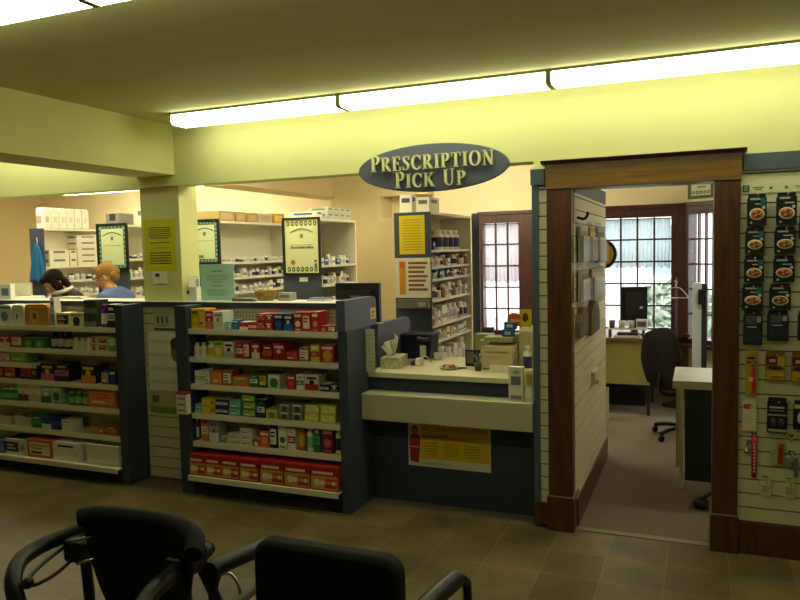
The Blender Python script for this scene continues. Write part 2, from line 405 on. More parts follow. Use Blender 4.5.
valance('valance_curtain', 'sheer curtain at the top of the pharmacy window', -2.30, -1.89, 1.25, 1.92, BY+.045, sheer('sheer_pink', 'e0d8da', .75), 9)

# soffit in the pharmacy
m = MB(); m.box(-4.42, -4.08, 5.75, BY-.001, 2.3, CZ-.001, M_PEACH); m.box(-4.08, -2.9, 7.8, BY-.001, 2.28, CZ-.001, M_BEIGE); ST('trim_10', m, 'dropped soffit over the medicine shelves', 'soffit')
m = MB(); m.box(-4.1, -3.45, 7.75, BY-.001, 0, 2.28, M_BEIGE); ST('trim_11', m, 'beige pier at the back of the pharmacy', 'pier')

# ------------------------------------------------------------------ lights
E_FRONT = emis('tube_light_front', (.98, 1.0, .66), 6.6)
E_BACK = emis('tube_light_back', (1.0, .95, .70), 30.0)
E_DESK_FILL = emis('added_fill_desk', (1.0, .95, .70), 13.0)
E_OFF = emis('tube_light_office', (1.0, .97, .88), 24.0)
def lamp(x0, y0, label, em, z0=2.49, z1=CZ, w=.145, L=1.22, group=None):
    t = T('ceiling_light', label, 'ceiling light', (x0+L/2, y0+w/2, z1), group=group); o = t.location
    m = MB(); m.box(x0, x0+L, y0-.004, y0+w+.004, z1-.013, z1-.0005, mat('8a8a70', .5)); m.build('housing', t, o)
    m = MB(); m.prism([(y0, z1-.0135), (y0+w, z1-.0135), (y0+w, z0+.012), (y0+w-.018, z0), (y0+.018, z0), (y0, z0+.012)], x0+.012, x0+L-.012, em, 'x'); m.build('lens', t, o)
    for xa in (x0, x0+L-.0119):
        m = MB(); m.prism([(y0-.002, z1-.0135), (y0+w+.002, z1-.0135), (y0+w+.002, z0+.01), (y0+w-.016, z0-.003), (y0+.016, z0-.003), (y0-.002, z0+.01)], xa, xa+.0118, mat('b5b28a', .5), 'x'); m.build('end_cap', t, o)
    return t
nm = ['leftmost fluorescent ceiling light over the pharmacy front', 'fluorescent ceiling light above the pick up sign', 'fluorescent ceiling light above the doorway, cut by the photo edge', 'fluorescent ceiling light over the right slatwall, beyond the frame']
for k in range(4): lamp(-3.175+k*1.225, 3.81, nm[k], E_FRONT, w=.165)
E_NEAR = emis('tube_light_near', (.98, 1.0, .66), 8.0)
nm = ['fluorescent ceiling light at the top left corner of the photo', 'second fluorescent ceiling light from the top left corner, nearest the camera']
lamp(-3.10, 1.835, nm[0], E_NEAR, w=.10); lamp(-1.875, 1.835, nm[1], E_NEAR, w=.10)
lamp(-.65, 1.835, 'fluorescent ceiling light overhead, outside the photo', E_NEAR, w=.10)
lamp(-5.2, 3.835, 'fluorescent ceiling light beyond the beam over the left shelving unit', E_FRONT); lamp(-6.5, 3.835, 'far left fluorescent ceiling light beyond the beam', E_FRONT)
nm = ['far left fluorescent light on the pharmacy ceiling', 'fluorescent light on the pharmacy ceiling right of the column', 'fluorescent light on the pharmacy ceiling just right of the sign']
for k, x in enumerate((-7.55, -6.32, -2.71)): lamp(x, 6.86 if k < 2 else 6.78, nm[k], E_BACK, z0=2.44, z1=CZ)
for k in range(4): lamp(-7.0+k*1.225, 4.80, ['far left added fill light hidden above the work desk', 'second added fill light hidden above the work desk', 'third added fill light hidden above the work desk', 'added fill light hidden above the pick up counter'][k], E_DESK_FILL, z0=2.44, z1=CZ)  # unseen row added behind the header to brighten shelf ends and ledge
lamp(.2, 6.0, 'fluorescent light on the office ceiling, behind the door head', E_OFF)
# ------------------------------------------------------------------ world and camera
w = bpy.data.worlds.new('sky'); SC.world = w; w.use_nodes = True
bg = w.node_tree.nodes['Background']; bg.inputs[0].default_value = (.9, .96, 1, 1); bg.inputs[1].default_value = 5.5
sun = bpy.data.lights.new('sun', 'SUN'); sun.energy = 1.0; sun.angle = .1; so = bpy.data.objects.new('sun', sun); COL.objects.link(so); so.rotation_euler = (math.radians(50), 0, math.radians(160))
cam = bpy.data.cameras.new('camera'); cam.sensor_width = 36; cam.lens = 32.4; cam.clip_start = .05
co = bpy.data.objects.new('camera', cam); COL.objects.link(co); SC.camera = co
Rw = Matrix(((0.92360838, 0.00638807, -0.38328417), (0.38270249, -0.07288877, 0.92099188), (-0.02205375, -0.99731962, -0.06976541)))
B = Matrix((( Rw[0][0], -Rw[0][1], -Rw[0][2]), (Rw[1][0], -Rw[1][1], -Rw[1][2]), (Rw[2][0], -Rw[2][1], -Rw[2][2])))
co.matrix_world = Matrix.Translation((0, 0, 1.65)) @ B.to_4x4()
vs = SC.view_settings; vs.view_transform = 'Standard'; vs.look = 'None'; vs.exposure = 0; vs.gamma = 1; vs.use_curve_mapping = False

# ---- stock on the two shelving units: shelf, x0, x1, height, kind, colours, depth, label, stack
MID=[
(0, -3.211, -3.15, 0.135, 'box', 'd8b91c', 'e6cf3c', '7a5a10', 0.12, 'yellow carton at the left end', 1),
(0, -3.146, -3.093, 0.136, 'box', 'd8b91c', 'e6cf3c', '7a5a10', 0.12, 'second yellow carton, touching a red carton,', 1),
(0, -3.09, -3.032, 0.123, 'box', 'b3201f', 'd8726a', 'f0e0d0', 0.12, 'tall red carton beside yellow cartons', 1),
(0, -3.028, -2.947, 0.12, 'box', 'e6e4d8', 'c9c9bd', '8b8f8c', 0.12, 'white carton with grey print', 1),
(0, -2.939, -2.882, 0.051, 'box', '5fb3a5', 'e6e4d8', '3b7f76', 0.07, 'low pale teal carton', 1),
(0, -2.874, -2.826, 0.065, 'box', '2a5aa8', '4a86cc', 'e6e4d8', 0.07, 'small blue carton', 1),
(0, -2.818, -2.751, 0.051, 'box', 'b3201f', 'e6e4d8', 'd64b44', 0.12, 'leftmost low red carton under the stack', 1),
(0, -2.749, -2.685, 0.052, 'box', 'b3201f', 'e6e4d8', 'd64b44', 0.12, 'second low red carton, under a white one,', 1),
(0, -2.683, -2.621, 0.107, 'box', 'b3201f', 'd8847c', 'e6e4d8', 0.12, 'red carton beside darker red one', 2),
(0, -2.618, -2.558, 0.109, 'box', '98151b', 'b83a38', 'e6e4d8', 0.12, 'dark red carton beside navy cartons', 2),
(0, -2.551, -2.483, 0.11, 'box', '16264f', '2a5aa8', 'd8d8c0', 0.12, 'left navy carton with pale figure', 1),
(0, -2.478, -2.408, 0.111, 'box', '16264f', '2a5aa8', 'd8d8c0', 0.12, 'right navy carton with pale figure', 1),
(0, -2.401, -2.342, 0.121, 'box', 'b3201f', 'ded6b4', 'e6e4d8', 0.12, 'red over cream carton, left of a pair,', 1),
(0, -2.338, -2.28, 0.122, 'box', 'b3201f', 'ded6b4', 'e6e4d8', 0.12, 'red over cream carton, right of a pair,', 1),
(0, -2.272, -2.218, 0.126, 'box', 'b3201f', 'd88a80', 'e6e4d8', 0.12, 'tall narrow red carton near the right end', 1),
(0, -2.211, -2.161, 0.038, 'box', 'b3201f', 'd88a80', '15161a', 0.1, 'left one of two tiny red cartons', 1),
(0, -2.154, -2.102, 0.04, 'box', 'a31d22', 'e6e4d8', '15161a', 0.1, 'tiny flat red carton at the right end', 1),
(1, -3.208, -3.161, 0.094, 'bottle', 'e6e4d8', 'ded6b4', 'e6e4d8', 0, 'white bottle at the left end', 1),
(1, -3.156, -3.108, 0.096, 'bottle', 'e6e4d8', 'ded6b4', 'e6e4d8', 0, 'second white bottle from the left', 1),
(1, -3.1, -3.042, 0.104, 'bottle', 'e6e4d8', 'd8b91c', 'e6e4d8', 0, 'white bottle with yellow label', 1),
(1, -3.033, -2.96, 0.113, 'box', 'c8c43a', 'e6e08a', '2f7d3a', 0.12, 'yellow green carton', 1),
(1, -2.952, -2.871, 0.109, 'box', 'e6e4d8', 'b8b8a8', '15161a', 0.12, 'white carton with dark lines', 1),
(1, -2.851, -2.799, 0.111, 'box', 'b3201f', 'e6e4d8', 'd86a5a', 0.12, 'leftmost red and white carton', 1),
(1, -2.796, -2.746, 0.113, 'box', 'b3201f', 'e6e4d8', 'd86a5a', 0.12, 'second red and white carton', 1),
(1, -2.732, -2.666, 0.108, 'box', 'b02a28', 'ded6b4', 'e6e4d8', 0.12, 'red carton with a cream panel', 1),
(1, -2.643, -2.574, 0.098, 'box', '98201f', 'c9655c', 'e6e4d8', 0.12, 'dull red carton with a pink band', 1),
(1, -2.566, -2.475, 0.11, 'box', 'b3201f', '8f1418', 'e6e4d8', 0.12, 'wide red carton with a dark band', 1),
(1, -2.468, -2.378, 0.065, 'box', '9c1a1e', 'c4504a', 'e6e4d8', 0.12, 'flat dark red carton', 1),
(1, -2.371, -2.297, 0.087, 'box', 'b8635c', 'e6e4d8', 'b3201f', 0.12, 'pinkish red carton', 1),
(1, -2.286, -2.221, 0.109, 'box', 'd8b91c', 'b3201f', 'e6e4d8', 0.12, 'yellow carton with a red band', 1),
(1, -2.214, -2.114, 0.111, 'box', 'b3201f', 'd8a03a', 'e6e4d8', 0.12, 'red and orange carton at right end', 1),
(2, -3.201, -3.121, 0.089, 'box', 'e6e4d8', 'b8b060', 'ded6b4', 0.13, 'white carton with disc at left end', 1),
(2, -3.117, -3.071, 0.105, 'box', 'b9b99a', 'e6e4d8', '8b8f8c', 0.12, 'grey green carton', 1),
(2, -3.063, -2.977, 0.095, 'box', 'd9762a', 'e89a4a', 'e6e4d8', 0.12, 'orange carton with pale band', 1),
(2, -2.969, -2.896, 0.099, 'box', 'c24a34', 'e6e4d8', 'b3201f', 0.12, 'red carton with white disc', 1),
(2, -2.888, -2.76, 0.063, 'box', 'e07a1c', '8aa83a', 'e6e4d8', 0.12, 'flat orange carton with green corner', 1),
(2, -2.752, -2.689, 0.088, 'box', '1f6a5a', 'e6e4d8', 'a8b83a', 0.12, 'dark green and white carton', 1),
(2, -2.682, -2.62, 0.095, 'box', '3a3a30', 'd8b91c', 'e6e4d8', 0.12, 'dark carton with yellow top', 1),
(2, -2.612, -2.52, 0.092, 'box', 'c8d0b8', '2f7d3a', 'e6e4d8', 0.12, 'pale green and white carton', 1),
(2, -2.467, -2.404, 0.091, 'box', 'a8243c', 'd84a60', 'e6e4d8', 0.12, 'crimson carton', 1),
(2, -2.396, -2.341, 0.101, 'box', 'e6e4d8', '3a7a5a', '8b8f8c', 0.12, 'white and dark green carton', 1),
(2, -2.333, -2.231, 0.102, 'box', 'd8d0b0', 'b3201f', '15161a', 0.12, 'cream carton with red and black print', 1),
(2, -2.224, -2.159, 0.045, 'box', '15161a', 'e6e4d8', '3a3a50', 0.1, 'low black carton left of another low one', 1),
(2, -2.152, -2.092, 0.049, 'box', '15161a', '6a6a80', 'e6e4d8', 0.1, 'low black carton at the right end', 1),
(3, -3.212, -3.156, 0.06, 'box', '5fb3a5', '8fd0c4', 'e6e4d8', 0.1, 'teal carton at the left end', 2),
(3, -3.153, -3.044, 0.104, 'box', 'd8b91c', 'e8d84a', '6a6a10', 0.12, 'yellow carton beside navy ones', 2),
(3, -3.036, -2.937, 0.104, 'box', '16264f', 'e6e4d8', '2a4a9a', 0.12, 'navy carton beside yellow ones', 2),
(3, -2.929, -2.832, 0.104, 'box', '4aa08a', '8fd0b4', 'e6e4d8', 0.12, 'sea green carton', 2),
(3, -2.821, -2.714, 0.151, 'box', '2f7a2a', 'c8cf3a', 'e6e4d8', 0.12, 'green carton with yellow band', 3),
(3, -2.706, -2.643, 0.12, 'box', '16264f', 'e6e4d8', '2f7d3a', 0.12, 'tall navy carton with white patch', 1),
(3, -2.636, -2.547, 0.061, 'box', 'c9c22e', '8a8a1a', 'e6e4d8', 0.12, 'low yellow green carton', 1),
(3, -2.536, -2.452, 0.104, 'box', '7f8480', '3a3e40', 'e6e4d8', 0.12, 'left grey carton', 2),
(3, -2.441, -2.355, 0.107, 'box', '7f8480', '3a3e40', 'e6e4d8', 0.12, 'right grey carton', 2),
(3, -2.341, -2.238, 0.11, 'box', 'd0c85a', 'efe88a', 'e6e4d8', 0.12, 'pale yellow carton left of its twin', 2),
(3, -2.227, -2.116, 0.115, 'box', 'd0c85a', 'efe88a', 'e6e4d8', 0.12, 'pale yellow carton at the right end', 2),
(4, -3.212, -3.192, 0.157, 'bottle', '7a2a20', 'c8c8c0', 'b89a70', 0, 'red brown bottle at the left end', 1),
(4, -3.167, -3.103, 0.166, 'box', 'd9762a', 'ded6b4', '6a2a10', 0.08, 'tall orange carton', 1),
(4, -3.099, -3.02, 0.154, 'box', '9aa0a8', 'e0e0dc', '4a5060', 0.1, 'tall grey checked carton', 1),
(4, -3.008, -2.955, 0.045, 'box', 'c8c8b8', '8b8f8c', '15161a', 0.08, 'small grey and white carton', 1),
(4, -2.947, -2.853, 0.073, 'box', 'e6e4d8', 'c0c0a8', '5a5a40', 0.1, 'low white carton left of tall stack', 2),
(4, -2.845, -2.753, 0.115, 'box', 'e6e4d8', 'c0c0a8', '5a5a40', 0.1, 'white carton beside an orange one', 3),
(4, -2.746, -2.696, 0.043, 'box', 'd0542a', 'e6e4d8', 'b3201f', 0.08, 'small orange red carton', 1),
(4, -2.691, -2.616, 0.106, 'box', 'd8603a', 'e88a6a', 'e6e4d8', 0.08, 'larger orange red carton', 1),
(4, -2.613, -2.557, 0.151, 'box', '15161a', 'e6e4d8', 'd8b91c', 0.09, 'tall black carton with white panel', 1),
(4, -2.547, -2.482, 0.15, 'box', 'e6e4d8', '2f7d3a', 'ded6b4', 0.09, 'tall white carton with green disc', 1),
(4, -2.475, -2.415, 0.145, 'box', 'e6e4d8', 'b3201f', 'e0a090', 0.09, 'tall white carton with red disc', 1),
(4, -2.407, -2.355, 0.173, 'bottle', 'c8641e', 'd8a83a', 'd06020', 0, 'orange bottle', 1),
(4, -2.34, -2.289, 0.165, 'bottle', 'e6e4d8', '8fc0a0', 'e6e4d8', 0, 'white tall bottle with pale green label', 1),
(4, -2.281, -2.234, 0.169, 'box', '1f6a3a', '4ab070', 'e6e4d8', 0.07, 'tall green carton', 1),
(4, -2.223, -2.14, 0.165, 'box', '7a1c1e', 'c4605a', 'd8a090', 0.1, 'tall maroon carton', 1),
(4, -2.129, -2.086, 0.171, 'spray', 'e6e4d8', '16264f', 'e6e4d8', 0, 'white and navy spray bottle at right end', 1),
(5, -3.212, -3.082, 0.143, 'drink', 'a5231c', 'c9923e', 'f0dcc0', 0.15, 'leftmost red carton of nutrition drink', 1),
(5, -3.078, -2.951, 0.145, 'drink', 'a5231c', 'c9923e', 'f0dcc0', 0.15, 'second red drink carton from the left', 1),
(5, -2.947, -2.811, 0.147, 'drink', 'a5231c', 'c9923e', 'f0dcc0', 0.15, 'third red drink carton from the left', 1),
(5, -2.803, -2.658, 0.147, 'drink', 'a5231c', 'c9923e', 'f0dcc0', 0.15, 'fourth red drink carton, left of the gap,', 1),
(5, -2.643, -2.468, 0.153, 'drink', 'a5231c', 'c9923e', 'f0dcc0', 0.15, 'third red drink carton from the right', 1),
(5, -2.461, -2.272, 0.152, 'drink', 'a5231c', 'c9923e', 'f0dcc0', 0.15, 'second red drink carton from the right', 1),
(5, -2.266, -2.069, 0.152, 'drink', 'a5231c', 'c9923e', 'f0dcc0', 0.15, 'rightmost red carton of nutrition drink', 1),
]
MID_L=['on the top shelf of the middle unit', 'on the second shelf of the middle unit', 'on the third shelf of the middle unit', 'on the fourth shelf of the middle unit', 'on the fifth shelf of the middle unit', 'on the bottom shelf of the middle unit']
LEFT=[
(0, -5.059, -4.928, 0.155, 'pack', 'd5d8d6', '4a7ab0', '8b8f8c', 0.14, 'white packet with blue figure', 1),
(0, -4.922, -4.794, 0.156, 'pack', 'cfd0c8', 'e6e4d8', '5a6a8a', 0.14, 'white packet with grey figure', 1),
(0, -4.783, -4.543, 0.162, 'pack', 'b8823a', 'd0a050', '5a2a10', 0.14, 'tan and orange wrapped pack', 1),
(0, -4.517, -4.473, 0.216, 'box', 'e6e4d8', '8090a0', '8b8f8c', 0.06, 'tall slim white carton', 1),
(0, -4.461, -4.33, 0.1, 'box', 'ded6b4', '15161a', 'd9762a', 0.12, 'left cream carton with black lettering bar', 1),
(0, -4.326, -4.192, 0.102, 'box', 'ded6b4', '15161a', 'd9762a', 0.12, 'right cream carton with black lettering bar', 1),
(0, -4.183, -4.061, 0.199, 'box', '3a4038', '6a7a68', '20241e', 0.12, 'grey green carton', 2),
(0, -4.033, -3.976, 0.167, 'bottle', '4a3a9a', 'e6e4d8', 'b0308a', 0, 'purple bottle', 1),
(0, -3.962, -3.882, 0.168, 'box', '15161a', 'e6e4d8', 'ded6b4', 0.1, 'black cream-topped carton at right end', 1),
(1, -5.074, -4.959, 0.088, 'box', 'b3201f', 'e6e4d8', 'ded6b4', 0.12, 'red and white carton left of its twin', 1),
(1, -4.953, -4.829, 0.091, 'box', 'b3201f', 'e6e4d8', 'ded6b4', 0.12, 'red and white carton beside green ones', 1),
(1, -4.824, -4.717, 0.075, 'box', '3a8a4a', 'a8c05a', '2a5aa8', 0.12, 'left green carton', 1),
(1, -4.712, -4.592, 0.078, 'box', '3a8a4a', 'a8c05a', '2a5aa8', 0.12, 'right green carton', 1),
(1, -4.546, -4.479, 0.124, 'bottle', '2a1814', 'c8c09a', '15100e', 0, 'leftmost dark bottle with cream label', 1),
(1, -4.474, -4.413, 0.126, 'bottle', '2a1814', 'c8c09a', '15100e', 0, 'middle dark bottle with cream label', 1),
(1, -4.408, -4.343, 0.127, 'bottle', '2a1814', 'c8c09a', '15100e', 0, 'rightmost dark bottle with cream label', 1),
(1, -4.328, -4.273, 0.088, 'bottle', 'e6e4d8', 'ded6b4', 'e6e4d8', 0, 'leftmost white bottle', 1),
(1, -4.266, -4.209, 0.089, 'bottle', 'e6e4d8', 'ded6b4', 'e6e4d8', 0, 'middle white bottle', 1),
(1, -4.202, -4.146, 0.091, 'bottle', 'e6e4d8', 'ded6b4', 'e6e4d8', 0, 'rightmost white bottle', 1),
(1, -4.138, -4.064, 0.1, 'box', 'ded6b4', 'b04a3a', '6b3a22', 0.12, 'left cream and red carton', 2),
(1, -4.059, -3.973, 0.103, 'box', 'ded6b4', 'b04a3a', '6b3a22', 0.12, 'right cream and red carton', 2),
(1, -3.965, -3.893, 0.098, 'box', 'c8d0b0', '7a9a6a', 'e6e4d8', 0.12, 'pale green carton at the right end', 1),
(2, -5.084, -4.974, 0.077, 'box', 'c88a80', 'e6e4d8', 'b3201f', 0.1, 'pinkish carton', 1),
(2, -4.969, -4.79, 0.09, 'box', '7fae4a', 'a8d07a', 'e6e4d8', 0.1, 'light green carton', 1),
(3, -5.196, -5.05, 0.089, 'box', '6a2a1e', 'd9762a', 'ded6b4', 0.1, 'brown carton cut by the photo edge', 1),
(3, -5.045, -4.925, 0.095, 'box', '6a2a1e', 'd9762a', 'ded6b4', 0.1, 'brown carton with orange discs', 1),
(3, -4.866, -4.689, 0.107, 'box', '1c1614', 'c03a2a', 'd9762a', 0.1, 'black carton with a red block', 1),
(3, -4.653, -4.513, 0.131, 'box', '22222a', 'd86a9a', 'e8b83a', 0.12, 'left black carton with rainbow swoosh', 1),
(3, -4.505, -4.365, 0.137, 'box', '22222a', 'd86a9a', 'e8b83a', 0.12, 'right black carton with rainbow swoosh', 1),
(3, -4.241, -4.099, 0.14, 'box', '22222a', 'e08a2a', 'e8c84a', 0.12, 'black carton with orange swoosh', 1),
(3, -4.047, -3.975, 0.099, 'box', '2a5aa8', 'd8b91c', 'e6e4d8', 0.1, 'blue carton with yellow top', 1),
(3, -3.968, -3.909, 0.102, 'box', '1a2a7a', '2a5aa8', 'e6e4d8', 0.1, 'deep blue carton at the right end', 1),
(4, -5.11, -5.047, 0.088, 'bottle', '2f8a3a', '7ac06a', 'e6e4d8', 0, 'leftmost green bottle', 1),
(4, -5.041, -4.98, 0.091, 'bottle', '2f8a3a', '7ac06a', 'e6e4d8', 0, 'second green bottle from the left', 1),
(4, -4.974, -4.914, 0.095, 'bottle', '2f8a3a', '7ac06a', 'e6e4d8', 0, 'third green bottle from the left', 1),
(4, -4.908, -4.793, 0.132, 'box', 'e6e4d8', '7a2a6a', 'ded6b4', 0.13, 'white carton with purple corner', 1),
(4, -4.789, -4.672, 0.135, 'box', 'e6e4d8', 'c8c0a0', 'ded6b4', 0.13, 'plain white carton', 1),
(4, -4.662, -4.557, 0.132, 'box', 'b0c8b8', '2f6a3a', 'e6e4d8', 0.13, 'left pale carton with dark green base', 1),
(4, -4.552, -4.454, 0.138, 'box', 'b0c8b8', '2f6a3a', 'e6e4d8', 0.13, 'right pale carton with dark green base', 1),
(4, -4.404, -4.338, 0.103, 'bottle', '2a7a3a', '8ab85a', 'd8c890', 0, 'left green bottle near the orange carton', 1),
(4, -4.332, -4.268, 0.107, 'bottle', '2a7a3a', '8ab85a', 'd8c890', 0, 'middle green bottle near the orange carton', 1),
(4, -4.263, -4.199, 0.111, 'bottle', '2a7a3a', '8ab85a', 'd8c890', 0, 'green bottle touching the orange carton', 1),
(4, -4.19, -3.91, 0.14, 'box', 'd06a2a', 'e08a4a', 'ded6b4', 0.13, 'long orange carton', 1),
(5, -5.15, -4.994, 0.069, 'bin', 'd8d2b8', '9a7a5a', 'e6e4d8', 0.14, 'cream bin at the left end', 1),
(5, -4.984, -4.782, 0.078, 'bin', 'd8d2b8', '9a5a6a', 'e6e4d8', 0.14, 'cream bin beside a green carton', 1),
(5, -4.773, -4.677, 0.097, 'box', '2f7d3a', '5ab06a', 'e6e4d8', 0.1, 'green carton', 1),
(5, -4.67, -4.572, 0.096, 'box', '2a5aa8', 'e6e4d8', '16264f', 0.1, 'blue carton with white disc', 1),
(5, -4.567, -4.474, 0.101, 'box', '1c3a8a', '4a6ac0', '16264f', 0.1, 'blue carton right of its twin', 1),
(5, -4.465, -4.352, 0.085, 'box', 'e6e4d8', 'ded6b4', '8b8f8c', 0.1, 'small plain white carton', 1),
(5, -4.184, -4.047, 0.056, 'box', 'b07a4a', 'c8a06a', 'e6e4d8', 0.1, 'low tan carton left of its twin', 1),
(5, -4.038, -3.923, 0.064, 'box', 'b0603a', 'c8a06a', 'e6e4d8', 0.1, 'low rust carton at the right end', 1),
(6, -5.182, -5.014, 0.101, 'box', '2a4a7a', '6a8ab0', 'e6e4d8', 0.14, 'dark blue carton at the left end', 1),
(6, -5.005, -4.776, 0.126, 'box', 'c8c8c0', '15161a', '8b8f8c', 0.16, 'white carton with black print', 1),
(6, -4.767, -4.515, 0.139, 'box', 'c05a22', 'ded6b4', '15161a', 0.16, 'orange carton with white label', 1),
(6, -4.501, -4.243, 0.138, 'box', 'e6e4d8', 'ded6b4', '15161a', 0.16, 'white carton with pale label and dark dot', 1),
(6, -4.196, -3.846, 0.153, 'basin', 'e0dfc4', 'ded6b4', 'e6e4d8', 0.17, 'white plastic basin', 1),
]
LEFT_L=['on the top shelf of the left unit', 'on the second shelf of the left unit', 'on the short shelf of the left unit', 'under the short shelf, left unit', 'on the fifth shelf of the left unit', 'on the sixth shelf of the left unit', 'on the bottom shelf of the left unit']

# ------------------------------------------------------------------ shelving units
def gondola(name, label, xl, xr, zs, zbot, panels, half=None):
    t = T(name, label, 'shelving unit', ((xl+xr)/2, 4.05, 0)); o = t.location
    for a, b in panels:
        m = MB(); m.box(a, b, 3.935, 4.143, 0, 1.30, M_NAVY2); m.build('end_panel', t, o, bevel=.002)
    m = MB(); m.box(xl, xr, 4.145, 4.167, .10, 1.275, M_PEG); m.build('back_panel', t, o)
    for z in zs:
        m = MB(); m.box(xl, xr, 3.962, 4.144, z-.012, z, M_CREAM); m.box(xl, xr, 3.955, 3.9619, z-.034, z+.003, M_CREAM); m.build('shelf', t, o)
    m = MB(); m.box(xl-.0 if half else xl, xr, 3.895, 4.144, zbot-.014, zbot, M_CREAM); m.box(xl, xr, 3.885, 3.8949, zbot-.036, zbot+.002, M_CREAM); m.build('base_shelf', t, o, bevel=.003)
    m = MB(); m.box(xl, xr, 3.945, 3.958, 0, zbot-.037, M_KICK); m.build('kick_plate', t, o)
    if half:
        m = MB(); m.box(xl, half[0], 3.962, 4.144, half[1]-.012, half[1], M_CREAM); m.box(xl, half[0], 3.955, 3.9619, half[1]-.034, half[1]+.003, M_CREAM); m.build('half_shelf', t, o)
    return t
MIDZ = [1.142, .949, .762, .559, .363, .145]
LEFTZ = [1.133, .96, .841, .714, .538, .337, .125]
gondola('shelving_unit', 'middle shelving unit with navy end panel and pegboard back, full of red cartons', -3.215, -2.0655, MIDZ[:5], MIDZ[5], [(-3.31, -3.2155)])
gondola('shelving_unit', 'left shelving unit with six cream shelves under the column', -5.75, -3.842, [LEFTZ[k] for k in (0, 1, 3, 4, 5)], LEFTZ[6], [(-3.8415, -3.772), (-5.82, -5.7505)], half=(-4.66, LEFTZ[2]))

def txt_rects(m, x0, x1, z0, z1, y, col, n, rn):
    for k in range(n):
        zz = z1-(z1-z0)*(k+.5)/n; h = (z1-z0)/n*.5; w = (x1-x0)*(.6+.4*rn.random())
        m.box(x0, x0+w, y-.0008, y, zz-h/2, zz+h/2, col)
def carton(w, d, h, c1, c2, c3, seed):
    rn = random.Random(seed); m = MB(); m.box(-w/2, w/2, 0, d, 0, h, c1)
    st = rn.choice((0, 1, 2, 3)) if w < h*1.6 else rn.choice((0, 2, 4)); e = .0009
    if st == 0: m.box(-w*.5+.001, w*.5-.001, -e, 0, h*.30, h*.62, c2); txt_rects(m, -w*.36, w*.36, h*.36, h*.56, -e, c1, 2, rn); m.box(-w*.3, w*.3, -e, 0, h*.75, h*.86, c3)
    elif st == 1: m.box(-w*.5+.001, w*.5-.001, -e, 0, h*.02, h*.42, c2); m.box(-w*.36, w*.36, -e, 0, h*.72, h*.86, c3); m.cyl((0, -e, h*.52), min(w, h)*.18, .0011, c3, 14, 'y')
    elif st == 2: m.box(-w*.42, w*.42, -e, 0, h*.16, h*.84, c2); txt_rects(m, -w*.34, w*.34, h*.45, h*.76, -e, c1, 2, rn); m.box(-w*.34, w*.1, -2*e, 0, h*.22, h*.34, c3)
    elif st == 3: m.cyl((0, -e, h*.40), min(w, h)*.34, .001, c2, 18, 'y'); m.box(-w*.4, w*.4, -e, 0, h*.76, h*.9, c3); m.box(-w*.3, w*.3, -e, 0, h*.06, h*.12, c2)
    else: m.box(-w*.5+.001, w*.12, -e, 0, h*.2, h*.8, c2); txt_rects(m, -w*.42, w*.06, h*.3, h*.7, -e, c1, 2, rn); m.cyl((w*.31, -e, h*.5), min(w, h)*.2, .001, c3, 14, 'y')
    m.box(-w*.5+.002, w*.5-.002, .01, d-.01, h, h+.0004, c2 if rn.random() < .4 else c1)
    return m
def drink_carton(w, d, h, c1, c2, c3, seed):
    rn = random.Random(seed); m = MB(); m.box(-w/2, w/2, 0, d, 0, h, c1); e = .0009
    m.box(-w*.49, w*.49, -e, 0, h*.06, h*.62, c2)
    m.box(-w*.45, w*.42, -e, 0, h*.68, h*.83, 'a3181c')
    x = -w*.42
    while x < w*.3:
        q = w*(.05+.04*rn.random()); m.box(x, x+q, -2*e, -e, h*.70, h*.81, c3); x += q+w*.018
    for cx, r in ((-w*.27, .15), (-w*.07, .11), (w*.34, .09)): m.cyl((cx, -2*e, h*.34), min(w, h)*r, .001, 'e9d9a6', 16, 'y')
    m.box(w*.05, w*.46, -2*e, -e, h*.42, h*.52, 'c8341f'); m.box(w*.02, w*.46, -2*e, -e, h*.12, h*.28, 'b3281f')
    return m
def soft_pack(w, d, h, c1, c2, c3, seed):
    m = MB(); n = 8; e = .012
    pts = []
    for k in range(12):
        pass
    m.prism([(-w/2+.006, 0), (w/2-.006, 0), (w/2, h*.12), (w/2, h*.85), (w/2-.012, h*.97), (w*.3, h), (-w*.3, h), (-w/2+.012, h*.97), (-w/2, h*.85), (-w/2, h*.12)], 0, d, c1)
    m.cyl((-w*.08, -.0009, h*.42), min(w, h)*.3, .001, c2, 18, 'y'); m.ell((-w*.08, 0, h*.44), (w*.10, .002, h*.18), c3, 12, 8); m.box(-w*.4, w*.4, -.0009, 0, h*.82, h*.92, c2)
    return m
def bottle(r, h, c1, c2, c3, spray=False):
    m = MB(); nk = r*.45
    m.lathe([(r*.95, 0), (r, h*.03), (r, h*.14), (r*1.01, h*.15), (r*1.01, h*.60), (r, h*.61), (r, h*.72), (nk, h*.82), (nk, h*.84)], (0, r, 0), c1, 14, ms=[H(c1), H(c1), H(c1), H(c2), H(c1), H(c1), H(c1), H(c1)])
    return m
def bottle_thing(name, label, cat, loc, r, h, c1, c2, c3, group, spray=False):
    t = T(name, label, cat, loc, group=group)
    bottle(r, h, c1, c2, c3).build('bottle_body', t)
    c = MB()
    if spray:
        c.lathe([(r*.5, h*.84), (r*.5, h*.9), (r*.2, h*.92), (r*.2, h)], (0, r, 0), c3, 12)
    else: c.lathe([(r*.62, h*.84), (r*.64, h*.985), (r*.55, h)], (0, r, 0), c3, 14)
    c.build('cap', t)
    return t
